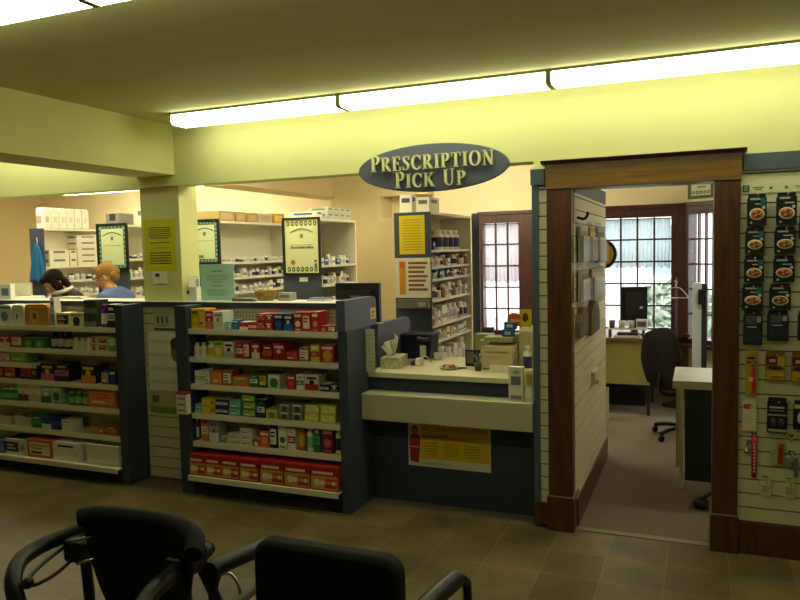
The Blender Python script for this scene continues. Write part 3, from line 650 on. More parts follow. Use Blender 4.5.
def bin_thing(name, label, loc, w, d, h, c1, c2, cat='bin'):
    t = T(name, label, cat, loc); m = MB(); th = .003
    fl = .012
    pts = [(-w/2, 0), (w/2, 0)]
    m.box(-w/2+fl, w/2-fl, fl, d-fl, 0, th, c1)
    for a, b, c, dd in ((-w/2, w/2, 0, 0), ):
        pass
    def wall(p0, p1, q0, q1):
        m.poly([(p0[0], p0[1], 0), (p1[0], p1[1], 0), (q1[0], q1[1], h), (q0[0], q0[1], h)], c1)
    bi = [(-w/2+fl, fl), (w/2-fl, fl), (w/2-fl, d-fl), (-w/2+fl, d-fl)]; bo = [(-w/2, 0), (w/2, 0), (w/2, d), (-w/2, d)]
    for k in range(4): wall(bi[k], bi[(k+1) % 4], bo[k], bo[(k+1) % 4])
    b = m.build('tub', t); s = b.modifiers.new('s', 'SOLIDIFY'); s.thickness = .003; s.offset = -1
    m = MB(); q = .007
    m.box(-w/2-q, w/2+q, -q, 0.0, h-.008, h, c2); m.box(-w/2-q, w/2+q, d, d+q, h-.008, h, c2); m.box(-w/2-q, -w/2, 0, d, h-.008, h, c2); m.box(w/2, w/2+q, 0, d, h-.008, h, c2)
    m.build('rim', t)
    return t
def stock(rows, zs, L, yf, ybot, grp):
    last = len(zs)-1
    for n, (s, x0, x1, h, k, c1, c2, c3, d, lab, cnt) in enumerate(rows):
        w = x1-x0; xc = (x0+x1)/2; y = ybot if s == last else yf; z = zs[s]+.0004; suf = ' '+L[s]; g = grp[s]
        if k in ('box', 'pack', 'drink'):
            hh = h/cnt
            f = {'box': carton, 'pack': soft_pack, 'drink': drink_carton}[k]
            me = f(w-.002, d, hh-.0006, c1, c2, c3, n*13+s).mesh('carton')
            for q in range(cnt):
                o = bpy.data.objects.new('wrapped_pack' if k == 'pack' else 'carton', me); COL.objects.link(o)
                o.location = (xc+(.002*((q % 2)*2-1) if cnt > 1 else 0), y, z+q*hh)
                pre = '' if cnt == 1 else (['lower ', 'upper '][q] if cnt == 2 else ['bottom ', 'middle ', 'top '][q])
                tag(o, pre+lab+suf, 'carton' if k != 'pack' else 'packet', g)
        elif k in ('bottle', 'spray'):
            bottle_thing('spray_bottle' if k == 'spray' else 'bottle', lab+suf, 'bottle', (xc, y, z), w/2*.96, h, c1, c2, c3, g, k == 'spray')
        elif k == 'bin': bin_thing('plastic_bin', lab+suf, (xc, y, z), w-.016, d-.02, h, c1, c1)
        elif k == 'basin': bin_thing('plastic_basin', lab+suf, (xc, y, z), w-.02, d, h, c1, c1, 'basin')
stock(MID, MIDZ, MID_L, 3.985, 3.905, ['cartons on the top shelf of the middle unit', 'stock on the second shelf of the middle unit', 'cartons on the third shelf of the middle unit', 'cartons on the fourth shelf of the middle unit', 'stock on the fifth shelf of the middle unit', 'nutrition drink cartons on the bottom shelf'])
stock(LEFT, LEFTZ, LEFT_L, 3.985, 3.925, ['stock on the top shelf of the left unit', 'stock on the second shelf of the left unit', 'cartons on the short shelf', 'cartons under the short shelf', 'stock on the shelf of green bottles', 'stock above the bottom shelf of the left unit', 'boxes on the bottom shelf of the left unit'])
m = MB(); m.box(-.042, .042, -.045, 0, 0, .135, 'd9d4c4'); m.box(-.042, .042, -.045, 0, .1351, .15, '8a2a2a')
for k in range(3): m.box(-.03, .03, -.0458, -.045, .02+k*.04, .034+k*.04, '8a8a86')
o = m.build('hanging_carton'); o.location = (-3.245, 3.934, .565); tag(o, 'white carton with red top fixed to the left end panel front of the middle unit', 'carton')

# ------------------------------------------------------------------ pick-up counter
c = T('pickup_counter', 'navy pick up counter with cream worktop and lower writing shelf', 'counter', (-1.45, 4.5, 0)); o = c.location
m = MB(); m.box(-1.995, -.893, 4.215, 4.98, .826, .86, mat('d2ccab', .4)); m.build('worktop', c, o, bevel=.004)
m = MB(); m.box(-1.995, -.893, 4.30, 4.97, 0, .8255, M_NAVY2); m.build('body', c, o)
m = MB(); m.box(-1.9985, -.893, 4.262, 4.2995, .735, .8255, M_NAVY2); m.build('riser', c, o)
m = MB(); m.box(-1.9985, -.893, 4.12, 4.2995, .722, .7348, mat('c9c4a4', .4)); m.box(-1.9985, -.893, 4.12, 4.142, .565, .7219, mat('b9b494', .5)); m.build('writing_shelf', c, o, bevel=.003)
m = MB(); m.box(-1.9985, -.893, 4.285, 4.2995, 0, .7219, M_NAVY2); m.build('front_panel', c, o)
def rounded(p0, p1, r, n=6):
    """rectangle outline with its upper corner at p1 side rounded: y0,z0 - y1,z1"""
    (a, b), (c_, d_) = p0, p1
    out = [(a, b), (c_, b)]
    for k in range(n+1):
        t = PI/2*k/n; out.append((c_-r+r*math.cos(t), d_-r+r*math.sin(t)))
    out.append((a, d_)); return out
s = T('counter_screen', 'tall grey blue side panel at the right of the middle shelving unit', 'screen', (-2.03, 4.1, 0)); o = s.location
m = MB(); m.box(-2.064, -2.0, 3.94, 4.299, 0, 1.155, M_NAVY); m.build('side_panel', s, o, bevel=.003)
m = MB(); m.prism(rounded((3.925, 1.1555), (4.39, 1.345), .045), -2.062, -2.001, M_SCR, 'x'); m.build('upper_panel', s, o)
s = T('counter_screen', 'lower grey blue screen with rounded corner standing on the pick up counter', 'screen', (-2.03, 4.65, .86)); o = s.location
m = MB(); m.prism(rounded((4.40, .8605), (4.985, 1.152), .05), -2.04, -1.997, M_SCR, 'x'); m.build('panel', s, o)
m = MB(); m.box(-2.045, -1.996, 4.3, 4.985, .80, .8255, M_NAVY); 
single('support_rail', 'navy rail under the lower counter screen', 'rail', m, (-2.02, 4.6, .8))
m = MB(); m.box(-2.06, -1.9961, 4.31, 4.985, 0, .7995, M_NAVY); single('side_board', 'navy board closing the left side of the pick up counter', 'board', m, (-2.02, 4.6, 0))
# poster under the writing shelf
p = T('poster', 'yellow poster with a woman in red under the writing shelf', 'poster', (-1.47, 4.284, .4)); o = p.location
m = MB(); x0, x1, z0, z1 = -1.745, -1.192, .245, .60
m.box(x0, x1, 4.2825, 4.2845, z0, z1, 'd8c878'); m.box(x0+.085, x1-.012, 4.2815, 4.2824, z0+.055, z1-.012, 'd9b416'); m.box(x0, x1, 4.2815, 4.2824, z0, z0+.05, 'd8d3b8')
m.build('sheet', p, o)
m = MB(); text_on(m, 'REAP THE REWARDS OF GETTING', x0+.10, 4.2810, .487, .43, '3a3010', hgt=.028); m.prism([(x0+.1, .455), (x0+.27, .462), (x0+.27, .448)], 4.2808, 4.2814, 'b5651d'); m.prism([(x0+.1, .452), (x1-.12, .437), (x0+.1, .440)], 4.2803, 4.2808, '8a5a1a')
rn = random.Random(5)
for k in range(3): lines(m, x0+.10+k*.14, x0+.21+k*.14, 4.2814, .32, .41, 5, 'a98a1c', rn)
text_on(m, 'THE BENEFITS OF FILLING', x0+.09, 4.2810, z0+.017, .2, '4a6a60', hgt=.014)
m.build('print', p, o)
m = MB(); X = x0+.047
m.prism([(X-.034, z0+.03), (X+.024, z0+.02), (X+.034, .36), (X+.036, .43), (X+.022, .455), (X-.024, .455), (X-.04, .42), (X-.036, .36)], 4.2795, 4.2814, 'a3271f')
m.ell((X-.002, 4.2812, .484), (.021, .0015, .027), '4a2a1c', 14, 8); m.ell((X-.002, 4.279, .479), (.012, .001, .017), 'c99070', 12, 8)
m.box(X-.036, X+.028, 4.2785, 4.2795, .368, .376, 'd8a080'); m.build('printed_figure', p, o)

# ------------------------------------------------------------------ sign with serif letters
def band(mb, C, W, m, y0, y1, S, ox, oz):
    pts = [Vector((p[0], p[1], 0)) for p in C]; n = 5
    P = catmull(pts, n) if len(pts) > 2 else pts
    Wd = []
    for k in range(len(P)):
        t = k/(len(P)-1)*(len(W)-1); i = min(int(t), len(W)-2); Wd.append(W[i]+(W[i+1]-W[i])*(t-i))
    L, R_ = [], []
    for k, p in enumerate(P):
        d = (P[min(k+1, len(P)-1)]-P[max(k-1, 0)]).normalized(); nn = Vector((-d.y, d.x, 0))
        L.append(p+nn*Wd[k]/2); R_.append(p-nn*Wd[k]/2)
    i = mb._mi(m)
    def V(p, y): return mb.bm.verts.new((ox+p.x*S, y, oz+p.y*S))
    A = [(V(L[k], y0), V(R_[k], y0), V(L[k], y1), V(R_[k], y1)) for k in range(len(P))]
    for k in range(len(A)-1):
        a, b = A[k], A[k+1]
        for q in ((a[0], b[0], b[1], a[1]), (a[2], a[3], b[3], b[2]), (a[0], a[2], b[2], b[0]), (a[1], b[1], b[3], a[3])):
            mb.bm.faces.new(q).material_index = i
    mb.bm.faces.new((A[0][0], A[0][1], A[0][3], A[0][2])).material_index = i
    mb.bm.faces.new((A[-1][0], A[-1][2], A[-1][3], A[-1][1])).material_index = i
def arc(cx, cy, rx, ry, a0, a1, n=12): return [(cx+rx*math.cos(math.radians(a0+(a1-a0)*k/n)), cy+ry*math.sin(math.radians(a0+(a1-a0)*k/n))) for k in range(n+1)]
def arcw(a0, a1, T_, t, n=12): return [t+(T_-t)*abs(math.cos(math.radians(a0+(a1-a0)*k/n))) for k in range(n+1)]
TK, TN, SH = .17, .06, .05
def vst(x, w=TK, y0=0, y1=1): return ([(x+w/2, y0), (x+w/2, y1)], [w, w])
def hst(x0, x1, y, t=SH): return ([(x0, y), (x1, y)], [t, t])
GL = {
 'P': (.66, [vst(.09), hst(0, .36, .025), hst(0, .3, .975), (arc(.30, .73, .27, .245, 90, -90), arcw(90, -90, TK, SH))]),
 'R': (.80, [vst(.09), hst(0, .36, .025), hst(0, .3, .975), (arc(.30, .74, .26, .235, 90, -90), arcw(90, -90, TK, SH)), ([(.36, .5), (.68, .03)], [.17, .17]), hst(.58, .80, .025)]),
 'E': (.68, [vst(.09), hst(0, .60, .975), hst(0, .64, .025), hst(.2, .46, .51), ([(.585, .99), (.585, .76)], [.05, .03]), ([(.625, .01), (.625, .26)], [.05, .03]), ([(.46, .62), (.46, .40)], [.05, .05])]),
 'S': (.60, [([(.52, .80), (.46, .93), (.31, .965), (.16, .89), (.13, .75), (.21, .62), (.36, .50), (.48, .38), (.50, .23), (.42, .08), (.27, .035), (.12, .08), (.06, .22)], [.05, .05, .05, .09, .13, .16, .17, .16, .13, .09, .05, .05, .05]), ([(.525, .97), (.525, .72)], [.04, .04]), ([(.05, .03), (.05, .29)], [.04, .04])]),
 'C': (.80, [(arc(.45, .5, .36, .47, 48, 312, 18), arcw(48, 312, .18, .05, 18)), ([(.72, .97), (.72, .68)], [.045, .045]), ([(.70, .16), (.76, .26)], [.04, .04])]),
 'I': (.38, [vst(.105), hst(0, .38, .025), hst(0, .38, .975)]),
 'T': (.74, [vst(.285), hst(.17, .57, .025), hst(.02, .72, .975), ([(.035, .99), (.035, .74)], [.05, .03]), ([(.705, .99), (.705, .74)], [.05, .03])]),
 'O': (.88, [(arc(.44, .5, .36, .475, 0, 360, 28), arcw(0, 360, .17, .045, 28))]),
 'N': (.86, [vst(.12, TN), vst(.68, TN), ([(.12, .98), (.71, .02)], [.17, .17]), hst(0, .28, .025), hst(0, .2, .975), hst(.56, .86, .975)]),
 'U': (.84, [([(.2, 1), (.2, .35)], [TK, TK]), ([(.66, 1), (.66, .35)], [TN, TN]), (arc(.43, .34, .23, .30, 180, 360), [.17, .15, .12, .09, .07, .06, .06, .06, .06, .06, .06, .06, .06]), hst(.04, .36, .975), hst(.54, .78, .975)]),
 'K': (.84, [vst(.09), hst(0, .36, .025), hst(0, .36, .975), ([(.26, .42), (.66, .97)], [TN, TN]), ([(.36, .58), (.70, .03)], [.17, .17]), hst(.54, .84, .025), hst(.52, .80, .975)]),
}
sg = T('hanging_sign', 'grey oval sign reading PRESCRIPTION PICK UP in raised cream letters', 'sign', (-1.49, 4.12, 2.137)); o = sg.location
m = MB(); pts = [(-1.49+.478*math.cos(2*PI*k/64), 2.137+.142*math.sin(2*PI*k/64)) for k in range(64)]
m.prism(pts, 4.10, 4.13, mat('5c6070', .55, name='sign_grey'))
m.build('sign_board', sg, o, bevel=.004)
m = MB(); m.box(-1.75, -1.72, 4.131, 4.169, 2.16, 2.19, M_STEEL); m.box(-1.26, -1.23, 4.131, 4.169, 2.16, 2.19, M_STEEL); m.build('bracket', sg, o)
M_LET = mat('dedca6', .5, name='cream_letter')
def word(txt, x0, x1, zb, sizes, gap):
    S0 = sizes[0]; adv = []
    tot = sum(GL[ch][0]*sizes[k]+gap if ch != ' ' else sizes[k]*.55 for k, ch in enumerate(txt))-gap
    kx = (x1-x0)/tot; x = x0
    for k, ch in enumerate(txt):
        if ch == ' ': x += sizes[k]*.55*kx; continue
        mb = MB(); wd, st = GL[ch]; S = sizes[k]
        for C, W in st: band(mb, [(a*kx, b) for a, b in C], W, M_LET, 4.075, 4.092, S, x, zb)
        mb.build('letter_'+ch.lower(), sg, o)
        x += (wd*S+gap)*kx
word('PRESCRIPTION', -1.872, -1.095, 2.128, [.098]+[.086]*11, .014)
word('PICK UP', -1.712, -1.268, 2.022, [.098]+[.084]*3+[.084]+[.098, .084], .013)

# ------------------------------------------------------------------ goods on the right slatwall
WF = 4.14
def hook(x, z, L=.10):
    t = T('peg_hook', 'chrome slatwall hook holding a hanging packet', 'hook', (x, WF, z), group='slatwall hooks at the right of the doorway')
    m = MB(); m.box(-.012, .012, -.006, 0, -.012, .012, M_STEEL); m.tube([(0, -.006, 0), (0, -L, 0), (0, -L-.006, .012)], .0025, M_STEEL, 6); m.build('rod', t)
    return t
hook0 = None
def put_hook(x, z):
    global hook0
    if hook0 is None: hook0 = hook(x, z); return
    dup(hook0, (x, WF, z))
def hang(name, label, cat, x0, x1, z0, z1, paint, d=.035, base='14161a', group=None, gap=.012):
    """packet hanging from a hook: a card body, punched header, then printed front"""
    w, h = x1-x0, z1-z0; xc = (x0+x1)/2
    put_hook(xc, z1-.016)
    t = T(name, label, cat, (xc, WF-gap-d, z0), group=group)
    m = MB(); b = MB()
    m.prism([(-w/2, .0), (w/2, .0), (w/2, h*.86), (w*.4, h*.9), (-w*.4, h*.9), (-w/2, h*.86)], 0, d, base); m.box(-w*.46, w*.46, d*.4, d*.5, h*.88, h, base)
    m.build('packet_body', t)
    p = MB(); paint(p, w, h); p.build('printed_front', t)
    return t
def foodpic(food, hdr='1f6f78', corner='c8c8b0'):
    def f(p, w, h):
        p.box(-w*.36, w*.16, -.0009, 0, h*.80, h*.86, 'b8c0c0'); p.box(-w*.1, w*.36, -.0009, 0, h*.66, h*.70, 'c8c8c0')
        if hdr: p.box(w*.18, w*.44, -.0009, 0, h*.60, h*.86, hdr)
        p.cyl((w*.34, -.0014, h*.56), w*.09, .0012, corner, 12, 'y')
        R = Matrix.Rotation(-PI/2, 3, 'X')
        p.ell((0, -.0008, h*.36), (w*.40, .003, h*.19), 'd8cfa4', 20, 8); p.ell((0, -.003, h*.37), (w*.32, .003, h*.14), food, 18, 8)
        for k in range(6):
            a = k*1.05; p.ell((w*.17*math.cos(a), -.006, h*.37+h*.07*math.sin(a)), (w*.09, .002, h*.045), '7a3a18' if k % 2 else 'd08a40', 10, 6)
        p.cyl((-w*.30, -.0012, h*.1), w*.06, .001, 'c8c8b8', 10, 'y')
    return f
def navyfront(p, w, h):
    for k in range(5): p.box(-w*.36, w*(.1+.06*k), -.0009, 0, h*(.62+.05*k), h*(.64+.05*k), '7a8088')
    p.box(w*.2, w*.42, -.0009, 0, h*.66, h*.84, 'a8aaa0'); p.box(-w*.42, w*.42, -.0009, 0, h*.06, h*.42, '232c3c'); p.box(-w*.3, w*.2, -.0014, 0, h*.50, h*.54, 'b0b4b8')
GP = 'hanging black packets on the right slatwall'
rowsP = [('topmost', 1.731, 1.894, .226, .314, .359, .449, 'c86a28', 'b8501e'), ('second', 1.587, 1.722, .219, .306, .352, .446, 'b08a4a', '8a6a2a'), ('third', 1.443, 1.577, .215, .306, .349, .444, 'b86428', 'c0581e'), ('fourth', 1.303, 1.435, .207, .303, .333, .428, 'c87a34', '7a3a1a')]
for nmr, z0, z1, a0, a1, b0, b1, f1, f2 in rowsP:
    hang('hanging_packet', nmr+' black packet with an oval dish picture in the left column', 'packet', a0, a1, z0, z1, foodpic(f1), group=GP)
    hang('hanging_packet', nmr+' black packet with an oval dish picture in the right column', 'packet', b0, b1, z0, z1, foodpic(f2, None), group=GP)
hang('hanging_packet', 'plain navy packet without picture at the foot of the left column', 'packet', .214, .302, 1.121, 1.298, navyfront, base='1a2028', group=GP)
hang('hanging_packet', 'plain navy packet without picture at the foot of the right column', 'packet', .325, .421, 1.145, 1.298, navyfront, base='1a2028', group=GP)
hang('hanging_packet', 'black packet half cut by the right photo edge, near the top', 'packet', .463, .548, 1.663, 1.793, foodpic('a8601e', None), group=GP)
hang('hanging_packet', 'dark navy packet cut by the right photo edge beside the navy packets', 'packet', .463, .55, 1.148, 1.298, navyfront, base='1a2028', group=GP)
def yb(p, w, h):
    p.box(-w*.46, w*.1, -.0009, 0, h*.55, h*.84, '6a1c1c'); p.box(-w*.3, w*.0, -.0014, 0, h*.64, h*.74, 'd8b8b0'); p.box(w*.1, w*.46, -.0009, 0, h*.5, h*.84, 'c8a818'); p.box(-w*.46, w*.46, -.0009, 0, h*.05, h*.36, 'c09a18'); p.ell((0, -.001, h*.46), (w*.4, .004, h*.08), '3a2410', 14, 6); p.box(-w*.2, w*.4, -.0015, 0, h*.1, h*.16, '8a5a18')
hang('hanging_packet', 'maroon and yellow packet right of the yellow card with the red tool', 'packet', .319, .41, .937, 1.087, yb, d=.02, base='8a6a14')
hang('hanging_packet', 'maroon and yellow packet cut by the right photo edge', 'packet', .438, .523, .932, 1.086, yb, d=.02, base='8a6a14')
def blk(p, w, h):
    p.box(-w*.4, w*.34, -.0009, 0, h*.70, h*.75, 'b8b8b0'); p.box(-w*.4, w*.3, -.0009, 0, h*.62, h*.65, '8a8a84'); p.box(-w*.46, w*.46, -.0009, 0, h*.49, h*.53, 'b09a50')
    p.ell((-w*.2, -.001, h*.3), (w*.13, .005, h*.12), '4a4238', 12, 8); p.ell((w*.2, -.001, h*.3), (w*.13, .005, h*.12), '4a4238', 12, 8); p.box(-w*.46, w*.46, -.0009, 0, h*.04, h*.11, 'b8a868')
hang('hanging_packet', 'black packet with a tan band below the maroon and yellow packet', 'packet', .331, .423, .665, .849, blk, d=.02)
def yb3(p, w, h): p.box(-w*.46, w*.46, -.0009, 0, h*.72, h*.86, 'd0c030'); p.ell((w*.0, -.001, h*.4), (w*.3, .004, h*.24), 'c8c8b8', 12, 8)
hang('hanging_packet', 'black packet with yellow top cut by the right photo edge', 'packet', .45, .535, .690, .84, yb3, d=.02)
t = hang('hanging_card', 'tall yellow card holding a red and grey tool', 'packet', .226, .282, .852, 1.089, lambda p, w, h: (p.box(-w*.34, w*.3, -.0009, 0, h*.80, h*.85, '2a2418'), p.box(-w*.4, w*.4, -.0009, 0, h*.70, h*.76, 'a83a20')), d=.004, base='c8a818')
m = MB(); m.tube([(.009, -.012, .01), (.012, -.016, .06), (.008, -.015, .10), (.010, -.013, .15)], lambda q: .012-.004*abs(q-.4), 'b8282c', 10); m.ell((.008, -.013, .165), (.010, .010, .016), '7a6a68', 12, 8); m.box(-.012, .010, -.026, -.012, .075, .098, 'd8b8b0'); m.build('red_tool', t)
t = hang('hanging_bag', 'clear bag with red and white header under the yellow card', 'packet', .214, .28, .666, .83, lambda p, w, h: (p.box(-w*.42, w*.02, -.0009, 0, h*.70, h*.85, 'b8402a'), p.box(w*.08, w*.36, -.0009, 0, h*.72, h*.83, 'd8c070')), d=.012, base='d6cfac')
hook(.272, .640); t = T('hanging_stick_pack', 'long red stick shaped pack with white lettering low on the slatwall', 'packet', (.273, WF-.0215, .417))
m = MB(); m.tube([(0, .008, .006), (0, .008, .22)], .013, 'b01f22', 12, smooth=False); m.ell((0, .008, .222), (.013, .013, .012), 'b01f22', 12, 8); m.ell((0, .008, .006), (.013, .013, .010), 'b01f22', 12, 8); m.build('packet_body', t)
m = MB()
for k in range(9): m.box(-.005, .005, -.0065, -.0045, .03+k*.018, .04+k*.018, 'dcb8a8')
m.build('lettering', t)
hook(.248, .60); m = MB(); m.cyl((0, 0, 0), .012, .02, M_STEEL, 12); m.ell((0, 0, .024), (.012, .012, .010), M_STEEL, 12, 8); m.box(-.003, .003, .0, .02, .03, .05, M_STEEL); single('hanging_tag', 'small silver ring tag left of the long red pack', 'tag', m, (0, 0, 0)).location = (.238, WF-.0202, .545)
t = hang('hanging_bag', 'clear blister pack with red header strip low on the slatwall', 'packet', .352, .412, .492, .630, lambda p, w, h: (p.box(w*.02, w*.46, -.0009, 0, h*.04, h*.84, 'a83022'),), d=.006, base='bdb894')
m = MB(); m.ell((-.012, -.004, .05), (.020, .012, .045), M_CLEAR, 14, 10); m.build('blister', t)
t = T('yellow_tool', 'yellow toy like grip at the lower right of the slatwall', 'tool', (.443, WF-.02, .63)); hook(.443, .645)
m = MB(); m.tube([(-.03, 0, .03), (-.01, 0, .008), (.01, 0, .012), (.035, 0, .028)], .0065, 'b8951c', 8); m.build('grip', t)
t = T('grey_tool', 'grey forked brace hanging beside the red headed blister pack', 'tool', (.446, WF-.03, .44)); hook(.446, .56)
m = MB(); m.box(-.028, -.006, 0, .018, .05, .10, '7a7c74'); m.box(.01, .03, 0, .018, 0, .10, '6a6c66'); m.box(-.028, .03, .004, .014, .06, .075, '5a5c56'); m.tube([(.02, .01, .09), (.0, .012, .128)], .004, M_STEEL, 6, smooth=False); m.build('frame', t)
for x0, x1, lab in ((.303, .354, 'small white clip box, left of the lowest pair on the slatwall'), (.41, .465, 'small white clip box, right of the lowest pair on the slatwall')):
    xc = (x0+x1)/2; hook(xc, .415); t = T('hanging_clip_box', lab, 'box', (xc, WF-.0203, .325))
    m = MB(); m.box(-.024, .024, 0, .02, 0, .075, 'd2cdb0'); m.box(-.02, .02, .006, .010, .075, .098, 'c9b85a'); m.build('box_body', t, bevel=.003)
    m = MB(); m.box(-.016, .016, -.001, 0, .018, .058, 'a8a48c'); m.build('printed_front', t)
# header strip on the slatwall
t = T('shelf_strip', 'white strip with a dark square mark along the top of the right slatwall', 'sign', (.45, WF-.002, 1.90)); o = t.location
m = MB(); m.box(.20, .72, WF-.004, WF-.0005, 1.898, 1.952, mat('e0dcbc', .5)); m.build('strip', t, o)
m = MB(); m.box(.205, .237, WF-.0052, WF-.004, 1.907, 1.94, '3e4238'); m.box(.212, .23, WF-.0058, WF-.0052, 1.914, 1.92, 'a8a68a'); m.box(.212, .23, WF-.0058, WF-.0052, 1.925, 1.933, 'a8a68a')
lines(m, .248, .308, WF-.004, 1.912, 1.932, 2, '6a6a58', random.Random(2)); m.cyl((.335, WF-.0052, 1.922), .007, .0012, '4a4c40', 10, 'y'); m.cyl((.405, WF-.0052, 1.922), .008, .0012, '6a6c58', 10, 'y'); lines(m, .44, .50, WF-.004, 1.915, 1.93, 2, '8a8a74', random.Random(3)); m.build('print', t, o)

# ------------------------------------------------------------------ pharmacy islands
M_SHELFW = mat('e4dfcc', .5, name='white_shelf')
def island(label, x0, x1, y0, y1, zs, top=1.94, navy=M_NAVY, group=None):
    t = T('medicine_shelf', label, 'shelf', ((x0+x1)/2, (y0+y1)/2, 0)); o = t.location
    m = MB(); m.box(x0, x1, y0-.02, y0, 0, top, navy); m.build('end_panel', t, o, bevel=.002)
    m = MB(); m.box(x0, x1, y1, y1+.02, 0, top, M_SHELFW); m.build('far_panel', t, o)
    m = MB(); m.box(x0+.001, x0+.012, y0+.0005, y1-.0005, .06, top-.021, M_SHELFW); m.build('back_panel', t, o)
    m = MB(); m.box(x0+.001, x1, y0+.0005, y1-.0005, top-.02, top, M_SHELFW); m.build('top_board', t, o)
    m = MB(); m.box(x0+.0125, x1-.01, y0+.0005, y1-.0005, 0, .08, M_SHELFW); m.build('base', t, o)
    for z in zs:
        m = MB(); m.box(x0+.0125, x1, y0+.0005, y1-.0005, z-.018, z, M_SHELFW); m.build('shelf', t, o)
    return t
ES = [1.642, 1.51, 1.412, 1.245, 1.042, .909, .6, .3]
island('tall medicine shelf with the yellow notice on its navy end', -2.235, -1.93, 5.3, 6.34, ES)
island('medicine shelf with the black framed certificate on its navy end', -3.27, -2.906, 5.3, 5.95, [1.533, 1.367, 1.15, .9, .6, .3], top=1.925)
island('long medicine shelf behind the column, cardboard cartons on top', -4.23, -3.91, 5.3, 6.6, [1.566, 1.426, 1.292, 1.1, .8, .5])
island('medicine shelf with the green framed certificate, behind the fair haired person', -5.335, -4.956, 5.3, 6.3, [1.618, 1.439, 1.25, 1.0, .7, .4])
island('medicine shelf with the blue apron on its navy end', -6.21, -6.03, 5.3, 6.4, [1.555, 1.405, 1.25, 1.0, .7, .4])
# grey cover sheet parts of the tall shelf end and the panel behind it
m = MB(); m.box(-1.9255, -1.855, 6.37, 6.40, 0, 1.965, M_SCR); ST('trim_12', m, 'narrow grey blue upright behind the tall medicine rack', 'panel')
island('small medicine shelf glimpsed left of the tall medicine shelf', -3.10, -2.87, 6.9, 7.5, [1.7, 1.55, 1.4, 1.25, 1.1, .9, .6, .3], top=1.98, navy=M_BEIGE)

# stock protos on the medicine shelves (facing +X)
PILLS = {}
def pill(kind, h, r):
    key = (kind, h, r)
    if key in PILLS: return PILLS[key]
    m = MB()
    if kind == 'white_bottle':
        m.lathe([(r, 0), (r, h*.16), (r*1.01, h*.17), (r*1.01, h*.6), (r, h*.61), (r, h*.72), (r*.7, h*.78), (r*.75, h*.8), (r*.75, h)], (0, 0, 0), 'e8e6de', 12, ms=[H('e8e6de')]*2+[H('b9bcc0')]+[H('e8e6de')]*6)
    elif kind == 'navy_label_bottle':
        m.lathe([(r, 0), (r, h*.12), (r*1.01, h*.13), (r*1.01, h*.62), (r, h*.63), (r, h*.74), (r*.7, h*.8), (r*.75, h*.82), (r*.75, h)], (0, 0, 0), 'e8e6de', 12, ms=[H('e8e6de')]*2+[H('2f3560')]+[H('e8e6de')]*6)
    elif kind == 'amber_bottle':
        m.lathe([(r, 0), (r, h*.7), (r*.7, h*.78), (r*.75, h*.8), (r*.75, h)], (0, 0, 0), '8a5a28', 12, ms=[H('9a6a3a')]*2+[H('e8e6de')]*2)
    elif kind == 'black_cap_bottle':
        m.lathe([(r, 0), (r, h*.7), (r*.8, h*.76), (r*.85, h*.78), (r*.85, h)], (0, 0, 0), 'd8d4c4', 12, ms=[H('d8d4c4')]*2+[H('202228')]*2)
    elif kind == 'white_box':
        m.box(-r, r, -r, r, 0, h, 'e4e0d2'); m.box(r, r+.0008, -r*.8, r*.8, h*.25, h*.5, '7a7a78')
    elif kind == 'blue_box':
        m.box(-r, r, -r, r, 0, h, '2f4a8a'); m.box(r, r+.0008, -r*.8, r*.8, h*.5, h*.8, 'c8ccd0')
    elif kind == 'red_box':
        m.box(-r, r, -r, r, 0, h, '8a3a30'); m.box(r, r+.0008, -r*.8, r*.8, h*.4, h*.6, 'd8ccc0')
    elif kind == 'yellow_box':
        m.box(-r, r, -r, r, 0, h, 'c8b03a')
    PILLS[key] = m.mesh(kind); return PILLS[key]
KN = {'white_bottle': ('white pill bottle', 'pill bottle'), 'navy_label_bottle': ('navy labelled pill bottle', 'pill bottle'), 'amber_bottle': ('amber pill bottle', 'pill bottle'), 'black_cap_bottle': ('black capped pill bottle', 'pill bottle'), 'white_box': ('white medicine box', 'medicine box'), 'blue_box': ('blue medicine box', 'medicine box'), 'red_box': ('dull red medicine box', 'medicine box'), 'yellow_box': ('yellow medicine box', 'medicine box')}
def fill(xf, y0, y1, z, hmax, kinds, where, seed, rr=(.022, .032), gap=.006, rows=1):
    rn = random.Random(seed); y = y0+.015; 
    while True:
        k = rn.choice(kinds); r = rn.uniform(*rr); r = round(r, 3); h = round(min(hmax, rn.uniform(.6, 1)*hmax), 3)
        if y+2*r > y1-.01: break
        o = bpy.data.objects.new(k, pill(k, h, r)); COL.objects.link(o); o.location = (xf-r-.012-.02*rn.random(), y+r, z+.0004)
        tag(o, KN[k][0]+' '+where, KN[k][1], KN[k][0]+'s '+where)
        y += 2*r+gap+(rn.random()*.02)
W_, N_, A_, K_, B_, U_, R_, Y_ = 'white_bottle', 'navy_label_bottle', 'amber_bottle', 'black_cap_bottle', 'white_box', 'blue_box', 'red_box', 'yellow_box'
tall = 'of the tall medicine rack'
fill(-1.93, 5.32, 5.50, 1.642, .085, [U_, W_], 'on the upper shelf '+tall, 11)
for k in range(4):
    o = bpy.data.objects.new('large_bottle', pill(N_, .165, .055)); COL.objects.link(o); o.location = (-1.995, 5.60+k*.145, 1.6424); tag(o, 'large white bottle with navy label on the upper shelf '+tall, 'bottle', 'large bottles on the tall medicine shelf')
fill(-1.93, 5.31, 6.33, 1.51, .095, [A_, W_, K_, B_, N_, R_], 'on the second shelf '+tall, 12)
fill(-1.93, 5.31, 6.33, 1.412, .072, [W_, U_, N_, K_, R_, B_], 'on the third shelf '+tall, 13)
fill(-1.93, 5.31, 6.33, 1.245, .125, [W_, A_, K_, B_, U_, N_], 'on the fourth shelf '+tall, 14, (.026, .036))
fill(-1.93, 5.31, 6.33, 1.042, .145, [W_, R_, B_, W_, N_], 'on the fifth shelf '+tall, 15, (.03, .042))
